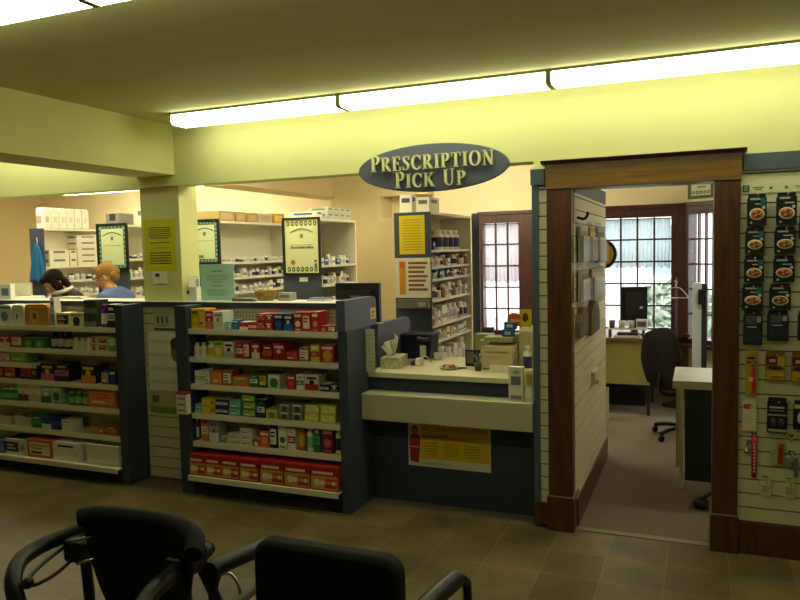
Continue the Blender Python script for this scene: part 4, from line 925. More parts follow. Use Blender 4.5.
fill(-1.93, 5.31, 6.33, .909, .10, [B_, W_, Y_, B_], 'on the sixth shelf '+tall, 16, (.03, .05))
fill(-1.93, 5.31, 6.33, .6, .26, [B_, W_], 'on the seventh shelf '+tall, 17, (.05, .07))
cm = 'of the black certificate rack'
fill(-2.906, 5.31, 5.94, 1.533, .08, [W_, B_, N_, U_], 'on the top shelf '+cm, 21)
o = bpy.data.objects.new('yellow_box', pill('amber_bottle', .09, .025)); COL.objects.link(o); o.location = (-3.02, 5.62, 1.5334); tag(o, 'orange bottle standing behind white boxes right of the black framed certificate', 'bottle')
fill(-2.906, 5.31, 5.94, 1.367, .115, [W_, W_, N_, B_, K_], 'on the second shelf '+cm, 22, (.02, .03))
fill(-2.906, 5.31, 5.94, 1.15, .12, [W_, N_], 'on the third shelf '+cm, 23)
lg = 'of the long rack behind the column'
fill(-3.91, 5.31, 6.59, 1.566, .062, [B_, W_, B_, N_], 'on the top shelf '+lg, 31, (.022, .036))
fill(-3.91, 5.31, 6.59, 1.426, .085, [W_, B_, N_, W_, K_], 'on the second shelf '+lg, 32)
fill(-3.91, 5.31, 6.59, 1.292, .09, [W_, W_, N_, B_], 'on the third shelf '+lg, 33)
o = bpy.data.objects.new('blue_box', pill('blue_box', .10, .04)); 
COL.objects.link(o); o.location = (-4.0, 5.9, 1.1004); tag(o, 'blue box on the fourth shelf of the long shelf behind the column', 'medicine box')
gm = 'of the rack behind the fair person'
fill(-4.956, 5.31, 6.29, 1.618, .05, [B_, N_], 'on the top shelf '+gm, 41); fill(-4.956, 5.31, 6.29, 1.439, .11, [W_, Y_, B_, N_], 'on the second shelf '+gm, 42); fill(-4.956, 5.31, 6.29, 1.25, .12, [Y_, W_, B_], 'on the third shelf '+gm, 43)
ap = 'of the blue apron rack'
fill(-6.03, 5.6, 6.39, 1.405, .09, [N_, K_, W_, N_], 'on the second shelf '+ap, 51); fill(-6.03, 5.31, 6.39, 1.25, .09, [B_, W_], 'on the third shelf '+ap, 52)
sg_ = 'of the small rack beside the tall one'
for k, z in enumerate((1.7, 1.55, 1.4, 1.25, 1.1)): fill(-2.87, 6.91, 7.49, z, .09, [W_, B_, N_, R_], 'on the %s shelf ' % ['top', 'second', 'third', 'fourth', 'fifth'][k]+sg_, 60+k)
# white box stacks on the apron shelf
def whitebox(x0, x1, y0, y1, z0, z1, label, group=None, mark='6a6a66', base='e2ddcc', name='white_carton'):
    m = MB(); m.box(x0, x1, y0, y1, z0, z1-.0005, base); m.box(x1, x1+.001, y0+(y1-y0)*.2, y1-(y1-y0)*.2, z0+(z1-z0)*.62, z0+(z1-z0)*.85, mark)
    m.box(x0+(x1-x0)*.15, x1-(x1-x0)*.15, y0-.001, y0, z0+(z1-z0)*.55, z0+(z1-z0)*.8, mark)
    return single(name, label, 'box', m, ((x0+x1)/2, (y0+y1)/2, z0), group)
ag = 'white cartons on the apron shelf'
for k, lb in enumerate(('lower', 'upper')): whitebox(-6.19, -6.04, 5.36, 5.60, 1.5555+k*.085, 1.5555+k*.085+.084, lb+' white carton at the near end of the apron shelf', ag)
for k, lb in enumerate(('lower', 'upper')): whitebox(-6.19, -6.04, 5.615, 5.70, 1.5555+k*.085, 1.5555+k*.085+.084, lb+' narrow white carton between two stacks on the apron shelf', ag)
for k, lb in enumerate(('bottom', 'second', 'third', 'fourth', 'topmost')): whitebox(-6.19, -6.04, 5.72, 6.0, 1.5555+k*.064, 1.5555+k*.064+.063, lb+' white carton of the tallest stack on the apron shelf', ag)
# white bundles standing on top of the apron shelf
for k in range(6):
    t = T('white_bundle', ['nearest white paper bundle', 'second white paper bundle', 'third white paper bundle', 'fourth white paper bundle', 'fifth white paper bundle', 'farthest white paper bundle'][k]+' on top of the apron rack', 'bundle', (-6.11, 5.35+k*.098, 1.9405), group='white bundles on top of the apron rack')
    m = MB(); m.prism([(-.046, 0), (.046, 0), (.047, .17), (.034, .21), (-.034, .21), (-.047, .17)], -.03, .075, 'e9e6d8', 'x'); m.build('bundle_body', t, bevel=.012, seg=3)
    m = MB(); m.box(.0752, .0765, -.02, .02, .06, .12, 'b8a898' if k == 0 else 'd2cfc4'); m.box(-.02, .05, -.0475, -.0462, .05, .13, 'a89a8c' if k == 0 else 'dad7cc'); m.build('printed_mark', t)
t = T('label_printer', 'grey machine on top of the shelf with the green framed certificate', 'machine', (-5.24, 5.5, 1.9405))
m = MB(); m.box(-.085, .085, -.1, .1, 0, .12, '7d7a76'); m.build('case', t, bevel=.01); m = MB(); m.box(-.03, .04, -.104, -.1, .05, .115, '2a2624'); m.build('slot', t)
whitebox(-5.145, -5.0, 5.62, 5.8, 1.9405, 2.125, 'white carton on top of the shelf beside the grey machine')
# cardboard boxes on the long shelf
def cboard(y0, y1, h, label, front='b59a62', side='8a7440', x0=-4.2, x1=-3.93, z=1.9405):
    t = T('cardboard_box', label, 'box', ((x0+x1)/2, (y0+y1)/2, z)); o = t.location
    m = MB(); m.box(x0, x1, y0, y1, z, z+h, front); m.build('box_body', t, o); m = MB(); m.box(x1, x1+.001, y0+(y1-y0)*.12, y1-(y1-y0)*.12, z+h*.2, z+h*.8, 'c9b284'); m.build('box_label', t, o)
cboard(5.31, 5.55, .09, 'nearest cardboard carton on top of the long shelf'); cboard(5.57, 5.72, .09, 'second cardboard carton on top of the long shelf'); cboard(5.75, 5.92, .088, 'third cardboard carton on top of the long shelf')
cboard(5.95, 6.18, .09, 'pale grey carton on top of the long shelf', 'c8c2ae'); 
m = MB(); m.box(-4.15, -3.94, 6.21, 6.42, 1.9405, 2.04, 'd8a818'); m.box(-3.94, -3.939, 6.24, 6.39, 1.96, 2.02, 'f0d860'); single('yellow_carton', 'yellow carton on top of the long shelf', 'box', m, (-4.04, 6.3, 1.9405))
whitebox(-3.2, -2.95, 5.31, 5.42, 1.9255, 1.985, 'blue marked white carton on top behind the black framed certificate', mark='3a5aa0')
for q in range(2):
    for k in range(4): whitebox(-3.1, -2.92, 5.46+k*.11, 5.565+k*.11, 1.9255+q*.05, 1.9745+q*.05, ('lower ' if q == 0 else 'upper ')+['nearest', 'second', 'third', 'farthest'][k]+' grey green printed box on top of the certificate shelf', 'printed boxes on top of the certificate shelf', '5a6a5a', 'b9b9a4')
whitebox(-2.205, -2.105, 5.34, 5.44, 1.9405, 2.085, 'tall white carton with dark top mark above the yellow notice', mark='4a4a5a')
whitebox(-2.07, -1.965, 5.36, 5.60, 1.9405, 2.06, 'wide white carton on top of the tall medicine shelf')
# ------------------------------------------------------------------ notices and certificates
def sheet(name, label, x0, x1, z0, z1, y, col, draw, tilt=0, cat='notice'):
    t = T(name, label, cat, ((x0+x1)/2, y, z0)); w, h = x1-x0, z1-z0
    m = MB(); m.box(-w/2, w/2, -.0012, 0, 0, h, mat(col, .8)); m.build('sheet', t)
    m = MB(); draw(m, w, h); m.build('print', t)
    t.rotation_euler = (0, tilt, 0); return t
rn = random.Random(12)
def notice(ink, blocks):
    def f(m, w, h):
        for a, b, n in blocks: lines(m, -w*.38, w*.38, -.0012, h*a, h*b, n, ink, rn)
    return f
sheet('yellow_notice', 'yellow printed notice on the column', -3.775, -3.492, 1.533, 1.908, 4.1985, 'd8cf1c', notice('6a6616', [(.62, .86, 6), (.53, .57, 1), (.44, .46, 1), (.12, .38, 5)]))
t = T('white_card', 'small white card on the column under the yellow notice', 'card', (-3.645, 4.1985, 1.44)); m = MB(); m.box(-.07, .07, -.002, 0, 0, .09, M_PAPER); m.build('sheet', t); m = MB(); m.box(-.045, -.005, -.003, -.002, .05, .075, '3a3a34'); m.build('print', t)
sheet('yellow_notice', 'yellow lined notice on the navy end of the tall medicine shelf', -2.19, -1.976, 1.612, 1.915, 5.279, 'd9c410', notice('b39a14', [(.08, .92, 12)]))
def phys(m, w, h):
    m.box(-w*.38, -w*.20, -.0022, -.0012, h*.08, h*.92, 'c8881c'); m.box(-w*.36, -w*.22, -.0026, -.0022, h*.75, h*.90, 'c85a1c')
    for k in range(7): m.box(-w*.12, w*(.42-.05*(k % 3)), -.0022, -.0012, h*(.84-.11*k), h*(.90-.11*k), '8a4a3a')
sheet('poster', 'white poster with orange bar and red lines on the tall medicine shelf', -2.233, -1.934, 1.268, 1.583, 5.279, 'd5d0bd', phys, cat='poster')
m = MB(); m.box(-2.20, -1.94, 5.215, 5.2795, 1.19, 1.255, '6a6856'); m.box(-2.02, -1.95, 5.21, 5.215, 1.20, 1.24, '9a9884'); single('wall_tray', 'grey wall tray under the white poster on the tall medicine shelf', 'tray', m, (-2.08, 5.279, 1.19))
def certificate(label, x0, x1, z0, z1, y, frame, border, bold):
    t = T('certificate', label, 'certificate', ((x0+x1)/2, y, z0)); w, h = x1-x0, z1-z0; f = .017
    m = MB(); m.box(-w/2, w/2, -.018, 0, 0, f, frame); m.box(-w/2, w/2, -.018, 0, h-f, h, frame); m.box(-w/2, -w/2+f, -.018, 0, f, h-f, frame); m.box(w/2-f, w/2, -.018, 0, f, h-f, frame); m.build('frame', t)
    m = MB(); m.box(-w/2+f, w/2-f, -.006, 0, f, h-f, 'd5d8a8' if bold else border); 
    if not bold: m.box(-w/2+.05, w/2-.05, -.007, -.006, .05, h-.05, 'd2dcb0')
    m.build('sheet', t)
    m = MB()
    if bold:
        for zz in (h-.05, .048):
            for k in range(7): m.ell((-w*.36+k*w*.12, -.0065, zz), (.017, .0012, .022), '3f4a30', 12, 8); m.ell((-w*.36+k*w*.12, -.0078, zz), (.007, .001, .010), 'b8bd8a', 10, 6)
    else:
        for k in range(9):
            for xx in (-w/2+.034, w/2-.034): m.ell((xx, -.0065, .05+k*(h-.1)/8), (.011, .0012, .014), '8fb0a0', 10, 6)
        for k in range(7):
            for zz in (.034, h-.034): m.ell((-w/2+.05+k*(w-.1)/6, -.0065, zz), (.013, .0012, .010), '8fb0a0', 10, 6)
    P = [(-w*.30+w*.60*k/10, -.0078, h*.74+h*.07*math.sin(PI*k/10)) for k in range(11)]
    m.tube(P, .0045, '6a6a4a', 6, smooth=False); m.ell((0, -.0078, h*.68), (.016, .001, .020), '77774f', 12, 8)
    m.box(-w*.3, w*.3, -.0078, -.007, h*.52, h*.53, '7a7a58')
    if bold:
        x = -w*.30; r2 = random.Random(3)
        while x < w*.28: q = .008+.014*r2.random(); m.box(x, x+q, -.0078, -.006, h*.46, h*(.49+.02*r2.random()), '55563c'); x += q+.005
        m.cyl((-w*.25, -.0085, h*.22), .022, .002, 'a0522a', 16, 'y'); m.cyl((w*.36, -.0085, h*.24), .012, .002, '3a3f34', 12, 'y'); m.box(w*.33, w*.39, -.0085, -.006, h*.12, h*.2, '3a3f34')
    else: m.box(-w*.30, -w*.05, -.0082, -.007, .06, .085, '6a7a58')
    m.build('print', t)
    m = MB(); m.box(-w/2+f, w/2-f, -.0165, -.0155, f, h-f, M_GLASS); m.build('glazing', t); return t
certificate('certificate in a wide black frame above the monitor', -3.252, -2.896, 1.456, 1.936, 5.279, M_BLACK, '1d3a2e', True)
certificate('green bordered certificate above the fair haired person', -5.314, -4.945, 1.515, 1.957, 5.279, M_BLACK, '2c5a4a', False)
certificate('green bordered certificate half hidden by the column', -4.22, -3.905, 1.555, 1.957, 5.279, M_BLACK, '2c5a4a', False)
m = MB(); m.box(-.04, .04, -.0015, 0, 0, .035, M_PAPER); o = m.build('wall_label'); o.location = (-3.07, 5.2799, 1.40); tag(o, 'small white label on the navy end under the black framed certificate', 'label')
# blue apron on the end of its shelf
t = T('hanging_apron', 'blue apron hanging on the navy shelf end at the left', 'apron', (-6.10, 5.2799, 1.397))
m = MB(); n = 26; V = []; mi = m._mi(mat('1f6ea8', .85))
for j in range(11):
    q = j/10; z = .39*q; row = []
    wd = .105*(1-q)**.6+.018
    for k in range(n+1):
        u = k/n*2-1; row.append(m.bm.verts.new((u*wd-.01*(1-q), -.022-.014*math.cos(u*9)*(1-q*.6), z+.012*abs(u)*(1-q))))
    V.append(row)
for j in range(10):
    for k in range(n): f = m.bm.faces.new([V[j][k], V[j][k+1], V[j+1][k+1], V[j+1][k]]); f.material_index = mi; f.smooth = True
a_ = m.build('cloth', t); sd = a_.modifiers.new('s', 'SOLIDIFY'); sd.thickness = .004
m = MB(); m.tube([(0, -.012, .385), (.006, -.012, .42), (-.004, -.008, .45)], .003, M_WHITE, 6); m.cyl((-.004, -.0121, .45), .006, .012, M_STEEL, 8, 'y'); m.build('strap', t)

# ------------------------------------------------------------------ work desk behind the half wall, things on desk and ledge
t = T('pharmacy_desk', 'long white work desk behind the half wall', 'desk', (-4.3, 4.46, 0)); o = t.location
m = MB(); m.box(-6.7, -2.07, 4.305, 4.68, .87, .90, M_WHITE); m.build('desk_top', t, o)
for x in (-6.68, -5.2, -3.7, -2.12): m = MB(); m.box(x, x+.03, 4.31, 4.60, 0, .8695, M_WHITE); m.build('leg', t, o)
def monitor(label, x, y, z, w, h, rz, back):
    t = T('monitor', label, 'monitor', (x, y, z), rz)
    m = MB(); m.box(-w/2, w/2, -.02, .02, .16, .16+h, M_BLACK)
    if back: m.prism([(-w*.36, .16+h*.15), (w*.36, .16+h*.15), (w*.36, .16+h*.85), (-w*.36, .16+h*.85)], -.045, -.0201, '1c1c1e'); m.box(-w*.12, w*.12, -.047, -.0455, .16+h*.72, .16+h*.76, '6a6a6a')
    m.build('case', t, bevel=.006)
    m = MB(); s_ = 1 if back else -1
    m.box(-w/2+.018, w/2-.018, min(s_*.0202, s_*.0212), max(s_*.0202, s_*.0212), .178, .16+h-.018, mat('0c0e14', .15)); m.build('screen', t)
    m = MB(); m.box(-.03, .03, -.044 if back else .021, -.022 if back else .044, .012, .30, M_BLACK); m.build('neck', t)
    m = MB(); m.cyl((0, -.01, 0), .10, .012, M_BLACK, 20); m.build('foot', t); return t
monitor('black monitor seen from behind, left of the tall grey screen', -2.236, 4.60, .9005, .34, .36, 0, True)
monitor('black monitor at the left edge of the photo', -5.93, 4.50, .9005, .36, .40, -.1, True).scale = (1, 1, 1.08)
LZ = 1.3134
def onledge(name, label, cat, x, y, mb): o = mb.build(name); o.location = (x, y, LZ); return tag(o, label, cat)
t = T('acrylic_sign', 'pale green notice in a stand on the ledge right of the column', 'sign', (-3.172, 4.24, LZ)); m = MB(); m.box(-.145, .145, -.002, .002, .004, .262, mat('b4ddcc', .7)); m.build('sheet', t)
m = MB(); m.box(-.14, .14, -.02, .05, 0, .004, M_CLEAR); m.build('stand', t); m = MB(); lines(m, -.09, .09, -.002, .20, .225, 1, '7aa594', rn); lines(m, -.1, .1, -.002, .13, .19, 4, '8fb8a8', rn); lines(m, -.04, .04, -.002, .10, .115, 1, '7aa594', rn); lines(m, -.1, .1, -.002, .035, .085, 3, '8fb8a8', rn); m.build('print', t)
t = T('leaflet_holder', 'white leaflet holder on the ledge beside the column', 'holder', (-3.395, 4.26, LZ)); m = MB(); m.box(-.052, .045, -.03, .03, 0, .10, M_WHITE); m.build('holder', t)
for k, hh in enumerate((.18, .155)): m = MB(); m.box(-.045, .04, -.012+k*.018, -.004+k*.018, .1005, hh, M_PAPER); m.build('leaflet', t)
m = MB(); m.box(-.04, -.02, -.031, -.03, .05, .075, '5a4a38'); m.build('printed_mark', t)
t = T('pen_tray', 'grey pen tray with a silver pen on the ledge', 'tray', (-2.94, 4.23, LZ)); m = MB(); m.box(-.085, .085, -.03, .03, 0, .010, '5a5c58'); m.box(-.085, .085, -.03, -.026, .010, .022, '5a5c58'); m.build('tray', t, bevel=.003); m = MB(); m.tube([(-.08, 0, .016), (.07, .004, .018)], .006, M_STEEL, 8, smooth=False); m.build('pen', t)
t = T('wicker_basket', 'tan wicker basket on the ledge', 'basket', (-2.83, 4.33, LZ)); m = MB()
m.lathe([(.055, 0), (.075, .05), (.08, .068), (.076, .068), (.07, .05), (.05, .006)], (0, 0, 0), mat('9a7a42', .9, noise=.3, scale=60), 20); m.build('bowl', t); m = MB()
for k in range(5): m.ell((-.04+.02*k, .01*(k % 2), .07), (.022, .02, .014), ['c8b078', 'b89a5a', 'd8c898', '8a6a3a', 'c8b890'][k], 10, 6)
m.build('wrapped_contents', t)
m = MB(); m.box(-.05, .05, -.04, .04, 0, .055, 'a8a89c'); m.box(-.04, .04, -.041, -.04, .02, .04, '6a6a64'); onledge('small_box', 'small grey box right of the tan basket', 'box', -2.66, 4.34, m)
m = MB(); m.box(-.07, .07, -.05, .05, 0, .012, 'd8d6c8'); m.box(-.06, .06, -.04, .045, .012, .022, '7a8ab0'); onledge('paper_pad', 'pad of papers on the ledge near the tall screen', 'paper', -2.40, 4.33, m)
t = T('paper_stack', 'upright white leaflets on the ledge at the left photo edge', 'paper', (-5.30, 4.25, LZ)); m = MB(); m.box(-.08, .075, -.02, .02, 0, .125, M_PAPER); m.build('leaflets', t); m = MB(); m.box(-.03, .05, -.0215, -.02, .03, .09, '6a7ab0'); m.build('print', t)
t = T('printer', 'white desktop printer with paper standing up, left of the dark haired person', 'printer', (-5.42, 4.47, .9005)); m = MB(); m.box(-.17, .17, -.13, .13, 0, .42, 'd9d3ba'); m.build('case', t, bevel=.015); m = MB(); m.box(-.10, .10, .03, .04, .4205, .53, M_PAPER, ); m.build('paper', t); m = MB(); m.box(-.15, .15, -.133, -.13, .30, .36, '8a8672'); m.build('slot', t)
m = MB(); m.box(-.13, .13, -.05, .05, 0, .012, M_PAPER); m.box(-.12, .10, -.045, .045, .012, .02, 'd8d4c0'); onledge('paper_sheets', 'flat white sheets on the ledge in front of the fair haired person', 'paper', -4.62, 4.33, m)

# ------------------------------------------------------------------ things on the pick-up counter
CT = .8604
def oncounter(name, label, cat, x, y, mb, bevel=0): o = mb.build(name, bevel=bevel); o.location = (x, y, CT); return tag(o, label, cat)
t = T('tissue_box', 'flowered tissue box with a tissue standing up, on the pick up counter', 'tissue box', (-1.905, 4.45, CT), .1)
m = MB(); m.box(-.065, .065, -.10, .10, 0, .075, mat('c5bb98', .7, noise=.35, scale=40)); m.build('carton', t)
m = MB(); mi = m._mi(mat('e3dfc4', .9)); rows = []; TH = [.06, .085, .10, .105, .11, .155, .12, .10]; TX = [-.085, -.065, -.045, -.02, .0, .018, .03, .042]
for j in range(7):
    q = j/6; row = []
    for k in range(22):
        u = k/21*7; i = min(int(u), 6); f_ = u-i; hh = TH[i]*(1-f_)+TH[i+1]*f_; xx = TX[i]*(1-f_)+TX[i+1]*f_; fold = math.sin(k*1.15)
        row.append(m.bm.verts.new((xx*(.35+.65*q)+.004*fold*q, .026*math.cos(k*.3-3)*(1-q*.3)+.010*fold*(.3+q), .0755+hh*q)))
    rows.append(row)
for j in range(6):
    for k in range(21): f = m.bm.faces.new([rows[j][k], rows[j][k+1], rows[j+1][k+1], rows[j+1][k]]); f.material_index = mi; f.smooth = True
tt = m.build('tissue', t); sd = tt.modifiers.new('s', 'SOLIDIFY'); sd.thickness = .002
sheet('leaflet', 'tall pale leaflet fixed to the tall side panel beside the tissue box', -.04, .04, 0, .28, 0, 'd3d2b4', notice('c0c2a0', [(.1, .9, 9)]), cat='leaflet').location = (-1.975, 4.21, .8612)
bpy.data.objects['leaflet'].rotation_euler = (0, 0, math.radians(58))
m = MB(); m.box(-.0015, 0, 0, .085, 0, .075, 'd8c37a'); m.box(0, .0008, .02, .05, .04, .055, '7a4a2a'); m.box(0, .0008, .02, .045, .015, .028, '7a4a2a'); o = m.build('yellow_sticker'); o.location = (-1.9985, 4.29, 1.195); tag(o, 'pale yellow sticker on the tall grey screen', 'sticker')
m = MB(); m.box(-.035, .035, -.02, .02, 0, .004, 'd9d5bd'); o = m.build('card', bevel=0); o.location = (-2.02, 4.45, 1.1525); tag(o, 'white card lying on the lower grey screen', 'card')
t = T('card_reader', 'small white and dark gadget beside the tissue box', 'gadget', (-1.78, 4.55, CT)); m = MB(); m.box(-.035, .0, -.03, .03, 0, .03, '3a3a3a'); m.build('dark_half', t, bevel=.004); m = MB(); m.box(.0005, .04, -.03, .03, 0, .048, 'e0e0da'); m.tube([(.03, .01, .05), (.06, .03, .055), (.09, .06, .01)], .004, 'd8d8d0', 6); m.build('white_half', t, bevel=.004)
m = MB(); m.cyl((0, 0, 0), .024, .05, 'e0dcc8', 14); m.cyl((0, 0, .0501), .02, .002, 'b8b4a0', 14); oncounter('paper_cup', 'small white cup near the navy bin', 'cup', -1.72, 4.80, m)
t = T('storage_bin', 'dark blue plastic bin at the back of the pick up counter', 'bin', (-1.876, 4.88, CT)); m = MB(); m.prism([(-.10, 0), (.10, 0), (.115, .165), (-.115, .165)], -.085, .085, '0c0e2c'); m.build('tub', t, bevel=.008)
m = MB(); m.box(-.122, .122, -.092, .092, .1655, .18, '10123a'); m.build('rim', t, bevel=.004); m = MB(); m.tube([(.02, -.1, .155), (.06, -.115, .145), (.11, -.098, .15)], .016, '3a3f60', 8); m.box(.03, .075, -.094, -.0865, .02, .10, 'c9c9c4'); m.build('cloth_and_tag', t)
t = T('round_tray', 'round tray of orange and dark items on the pick up counter', 'tray', (-1.515, 4.46, CT)); m = MB(); m.lathe([(.055, 0), (.068, .012), (.066, .014), (.05, .004)], (0, 0, 0), 'b8a878', 22); m.build('plate', t); m = MB()
for k in range(7): m.ell((.03*math.cos(k*.9), .03*math.sin(k*.9), .018), (.015, .015, .009), ['c8622a', '5a2a1a', 'd8a05a', 'a84a20', '3a2018', 'd8c8a0', 'b85a2a'][k], 10, 6)
m.build('contents', t)
t = T('pen', 'dark pen lying between the round tray and the dark frame', 'pen', (-1.435, 4.46, CT)); m = MB(); m.tube([(-.04, 0, .006), (.03, .03, .006)], .005, M_BLACK, 8, smooth=False); m.build('barrel', t)
t = T('picture_stand', 'dark upright display frame on the pick up counter', 'frame', (-1.39, 4.60, CT)); m = MB(); m.box(-.055, .055, -.008, .004, 0, .11, '1a1a18'); m.prism([(-.0, 0), (.05, 0), (.0, .08)], -.02, .02, '1a1a18', 'x'); m.build('frame', t); m = MB(); m.box(-.046, .005, -.0092, -.0081, .02, .098, '6a6a5a'); m.box(.012, .046, -.0092, -.0081, .01, .05, '3a3a2e'); m.build('picture', t)
# till block
t = T('cash_register', 'beige cash register with a pinkish front at the right of the counter', 'cash register', (-1.20, 4.62, CT)); m = MB(); m.box(-.13, .105, -.12, .10, 0, .10, 'bdb68f'); m.prism([(-.12, .1005), (.10, .1005), (.10, .16), (-.12, .125)], .10, -.115, 'c2bb96', 'x'); m.build('body', t, bevel=.008)
m = MB(); m.box(-.10, .10, -.128, -.1205, .01, .155, 'd2bd98'); m.box(-.08, .07, -.1295, -.128, .11, .12, 'b08a6a'); m.box(-.08, .03, -.1295, -.128, .08, .086, 'b8987a'); m.build('front_panel', t)
m = MB(); m.box(-.12, .08, -.02, .09, .165, .20, '9a9a6a'); m.build('green_lid', t, bevel=.006)
t = T('receipt_printer', 'tall beige receipt machine right of the cash register', 'machine', (-1.035, 4.72, CT)); m = MB(); m.box(-.055, .06, -.09, .1, 0, .235, 'b9b592'); m.prism([(-.09, .2355), (.1, .2355), (.1, .262), (-.06, .262)], -.052, .055, 'c6c29c', 'x'); m.build('case', t, bevel=.006); m = MB(); m.box(.0605, .075, -.09, .1, 0, .22, '7f8a8c'); m.build('grey_side', t)
t = T('wet_wipe_bottle', 'white bottle with blue label in front of the receipt machine', 'bottle', (-1.0, 4.46, CT)); bottle(.027, .165, 'd8d6c8', '232f6a', 'd8d6c8').build('bottle_body', t); m = MB(); m.cyl((0, .027, .139), .015, .026, 'd8d6c8', 12); m.build('cap', t)
m = MB(); m.prism([(-.045, 0), (.045, 0), (.052, .06), (.02, .078), (-.03, .088), (-.05, .07)], -.03, .03, 'd86a1c'); m.box(-.035, .035, -.031, -.03, .03, .045, 'f0a060'); o = m.build('orange_bag'); o.location = (-1.14, 4.79, CT+.206+.052); tag(o, 'orange packet on top of the blue cartons beside the yellow card', 'packet')
m = MB(); m.box(-.062, .055, -.045, .05, 0, .050, 'c8c29a'); o = m.build('pad'); o.location = (-1.15, 4.79, CT+.0); tag(o, 'beige pad block behind the cash register', 'block')
o.scale = (1, 1, 4.1)
t = T('yellow_card', 'yellow card with a dark picture standing on the receipt machine', 'card', (-1.055, 4.70, CT+.2625)); m = MB(); m.box(-.036, .036, -.004, .004, 0, .115, 'c9b21c'); m.prism([(0.004, 0), (.04, 0), (.004, .05)], -.02, .02, 'c9b21c', 'x'); m.build('card', t); m = MB(); m.ell((-.004, -.005, .062), (.020, .002, .030), '6a3a12', 14, 8); m.ell((-.012, -.007, .05), (.009, .002, .012), '1e1a14', 10, 6); m.build('picture', t)
for k, (x, y, z, lb) in enumerate(((-1.165, 4.66, CT+.2005, 'lower'), (-1.155, 4.68, CT+.2005+.0465, 'upper'))):
    m = MB(); m.box(-.038, .038, -.025, .025, 0, .046, '1d5a8f'); m.box(-.02, .02, -.026, -.025, .012, .034, 'a8c8d8'); o = m.build('blue_carton'); o.location = (x, y, z); tag(o, lb+' small blue carton on top of the cash register', 'carton', 'blue cartons on the cash register')
m = MB(); m.box(-.02, .02, -.02, .02, 0, .07, '3a8aa0'); o = m.build('teal_box'); o.location = (-1.0, 4.78, CT+.2625); tag(o, 'small teal box right of the yellow card', 'box')
m = MB(); m.prism([(-.06, 0), (.06, 0), (.055, .046), (-.055, .046)], -.004, .004, 'e2dec8'); m.prism([(.004, 0), (.03, 0), (.004, .03)], -.05, .05, 'e2dec8', 'x'); oncounter('place_card', 'white folded label in front of the cash register', 'label', -1.165, 4.40, m)
m = MB(); m.prism([(-.036, 0), (.036, 0), (.034, .052), (-.034, .052)], -.004, .004, 'e2dec8'); m.prism([(.004, 0), (.03, 0), (.004, .03)], -.03, .03, 'e2dec8', 'x'); oncounter('place_card', 'white folded label behind the tall white brochure box', 'label', -1.068, 4.37, m)
t = T('pen_pot', 'small green pot with stems left of the cash register', 'pot', (-1.31, 4.43, CT)); m = MB(); m.lathe([(.02, 0), (.024, .05), (.02, .05)], (0, 0, 0), '4a4f38', 14); m.build('pot', t); m = MB()
for k in range(6): a = k*1.05; m.tube([(0, 0, .03), (.012*math.cos(a), .012*math.sin(a), .08), (.028*math.cos(a), .028*math.sin(a), .10+.01*(k % 3))], .004, ['6a6f4a', '8a8a6a', '4a5038'][k % 3], 6)
m.build('stems', t)
WS = .7353
t = T('brochure_box', 'tall white leaflet box with grey print on the writing shelf', 'box', (-.998, 4.17, WS)); m = MB(); m.box(-.046, .042, -.01, .038, 0, .205, 'e0dcc4'); m.build('carton', t, bevel=.002); m = MB(); m.box(-.03, .028, -.0112, -.01, .10, .15, '6f7484'); m.build('print', t); m = MB(); m.box(-.035, .033, -.0112, -.01, .012, .036, '7a7c78'); m.build('printed_band', t); m = MB(); m.ell((0, -.011, .175), (.02, .001, .012), 'a8a890', 12, 8); m.build('emblem', t)
t = T('bagged_pack', 'white and yellow bagged pack on the writing shelf beside the doorway', 'packet', (-.922, 4.19, WS)); m = MB(); m.prism([(-.03, 0), (.03, 0), (.033, .15), (.02, .19), (-.02, .185), (-.033, .15)], -.02, .018, 'd9d6ae'); m.build('bag', t, bevel=.004); m = MB(); m.box(-.018, .02, -.0225, -.0205, .10, .165, 'c0a23a'); m.ell((0, -.021, .05), (.022, .004, .035), 'e8e6c4', 12, 8); m.build('print', t)
m = MB(); m.prism([(-.05, 0), (.05, 0), (.065, .085), (-.065, .085)], -.045, .045, mat('2a1d16', .9, noise=.3, scale=50)); o = m.build('dark_basket'); o.location = (-2.24, 8.0, .6505); tag(o, 'dark wicker basket on the sill of the pharmacy window', 'basket')
t = T('green_box', 'pale green box at the back of the pick up counter', 'box', (-1.395, 4.90, CT)); m = MB(); m.box(-.06, .06, -.05, .05, 0, .185, '8f9566'); m.build('carton', t); m = MB(); m.box(-.02, .02, -.052, -.0505, .14, .152, 'd8dcc0'); m.build('label', t)

# ------------------------------------------------------------------ office
t = T('office_desk', 'desk with yellow green front under the office window', 'desk', (-.75, 7.55, 0)); o = t.location
m = MB(); m.box(-1.45, -.36, 7.18, 7.95, .725, .755, mat('8a6a48', .4)); m.build('desk_top', t, o, bevel=.004)
m = MB(); m.box(-1.42, -.43, 7.21, 7.235, .30, .7245, mat('a59b5c', .6)); m.build('modesty_panel', t, o)
for x in (-1.42, -.46):
    for y in (7.24, 7.88): m = MB(); m.box(x, x+.03, y, y+.03, 0, .7245, '2a2a28'); m.build('leg', t, o)
t = T('monitor', 'black monitor on the office desk in front of the window', 'monitor', (-.60, 7.50, .7555), .35)
m = MB(); m.box(-.13, .13, -.02, .02, .14, .475, M_BLACK); m.box(-.09, .09, -.05, -.0201, .2, .42, '1a1a1c'); m.ell((.06, -.051, .27), (.018, .003, .012), 'c8c8c4', 10, 6); m.build('case', t, bevel=.006); m = MB(); m.box(-.03, .03, -.04, .0, .015, .1395, M_BLACK); m.build('neck', t); m = MB(); m.box(-.12, .12, -.09, .09, 0, .0148, M_BLACK); m.build('foot', t)
m = MB(); m.box(-.115, .115, .0202, .0212, .158, .46, mat('10141c', .15)); m.build('screen', t)
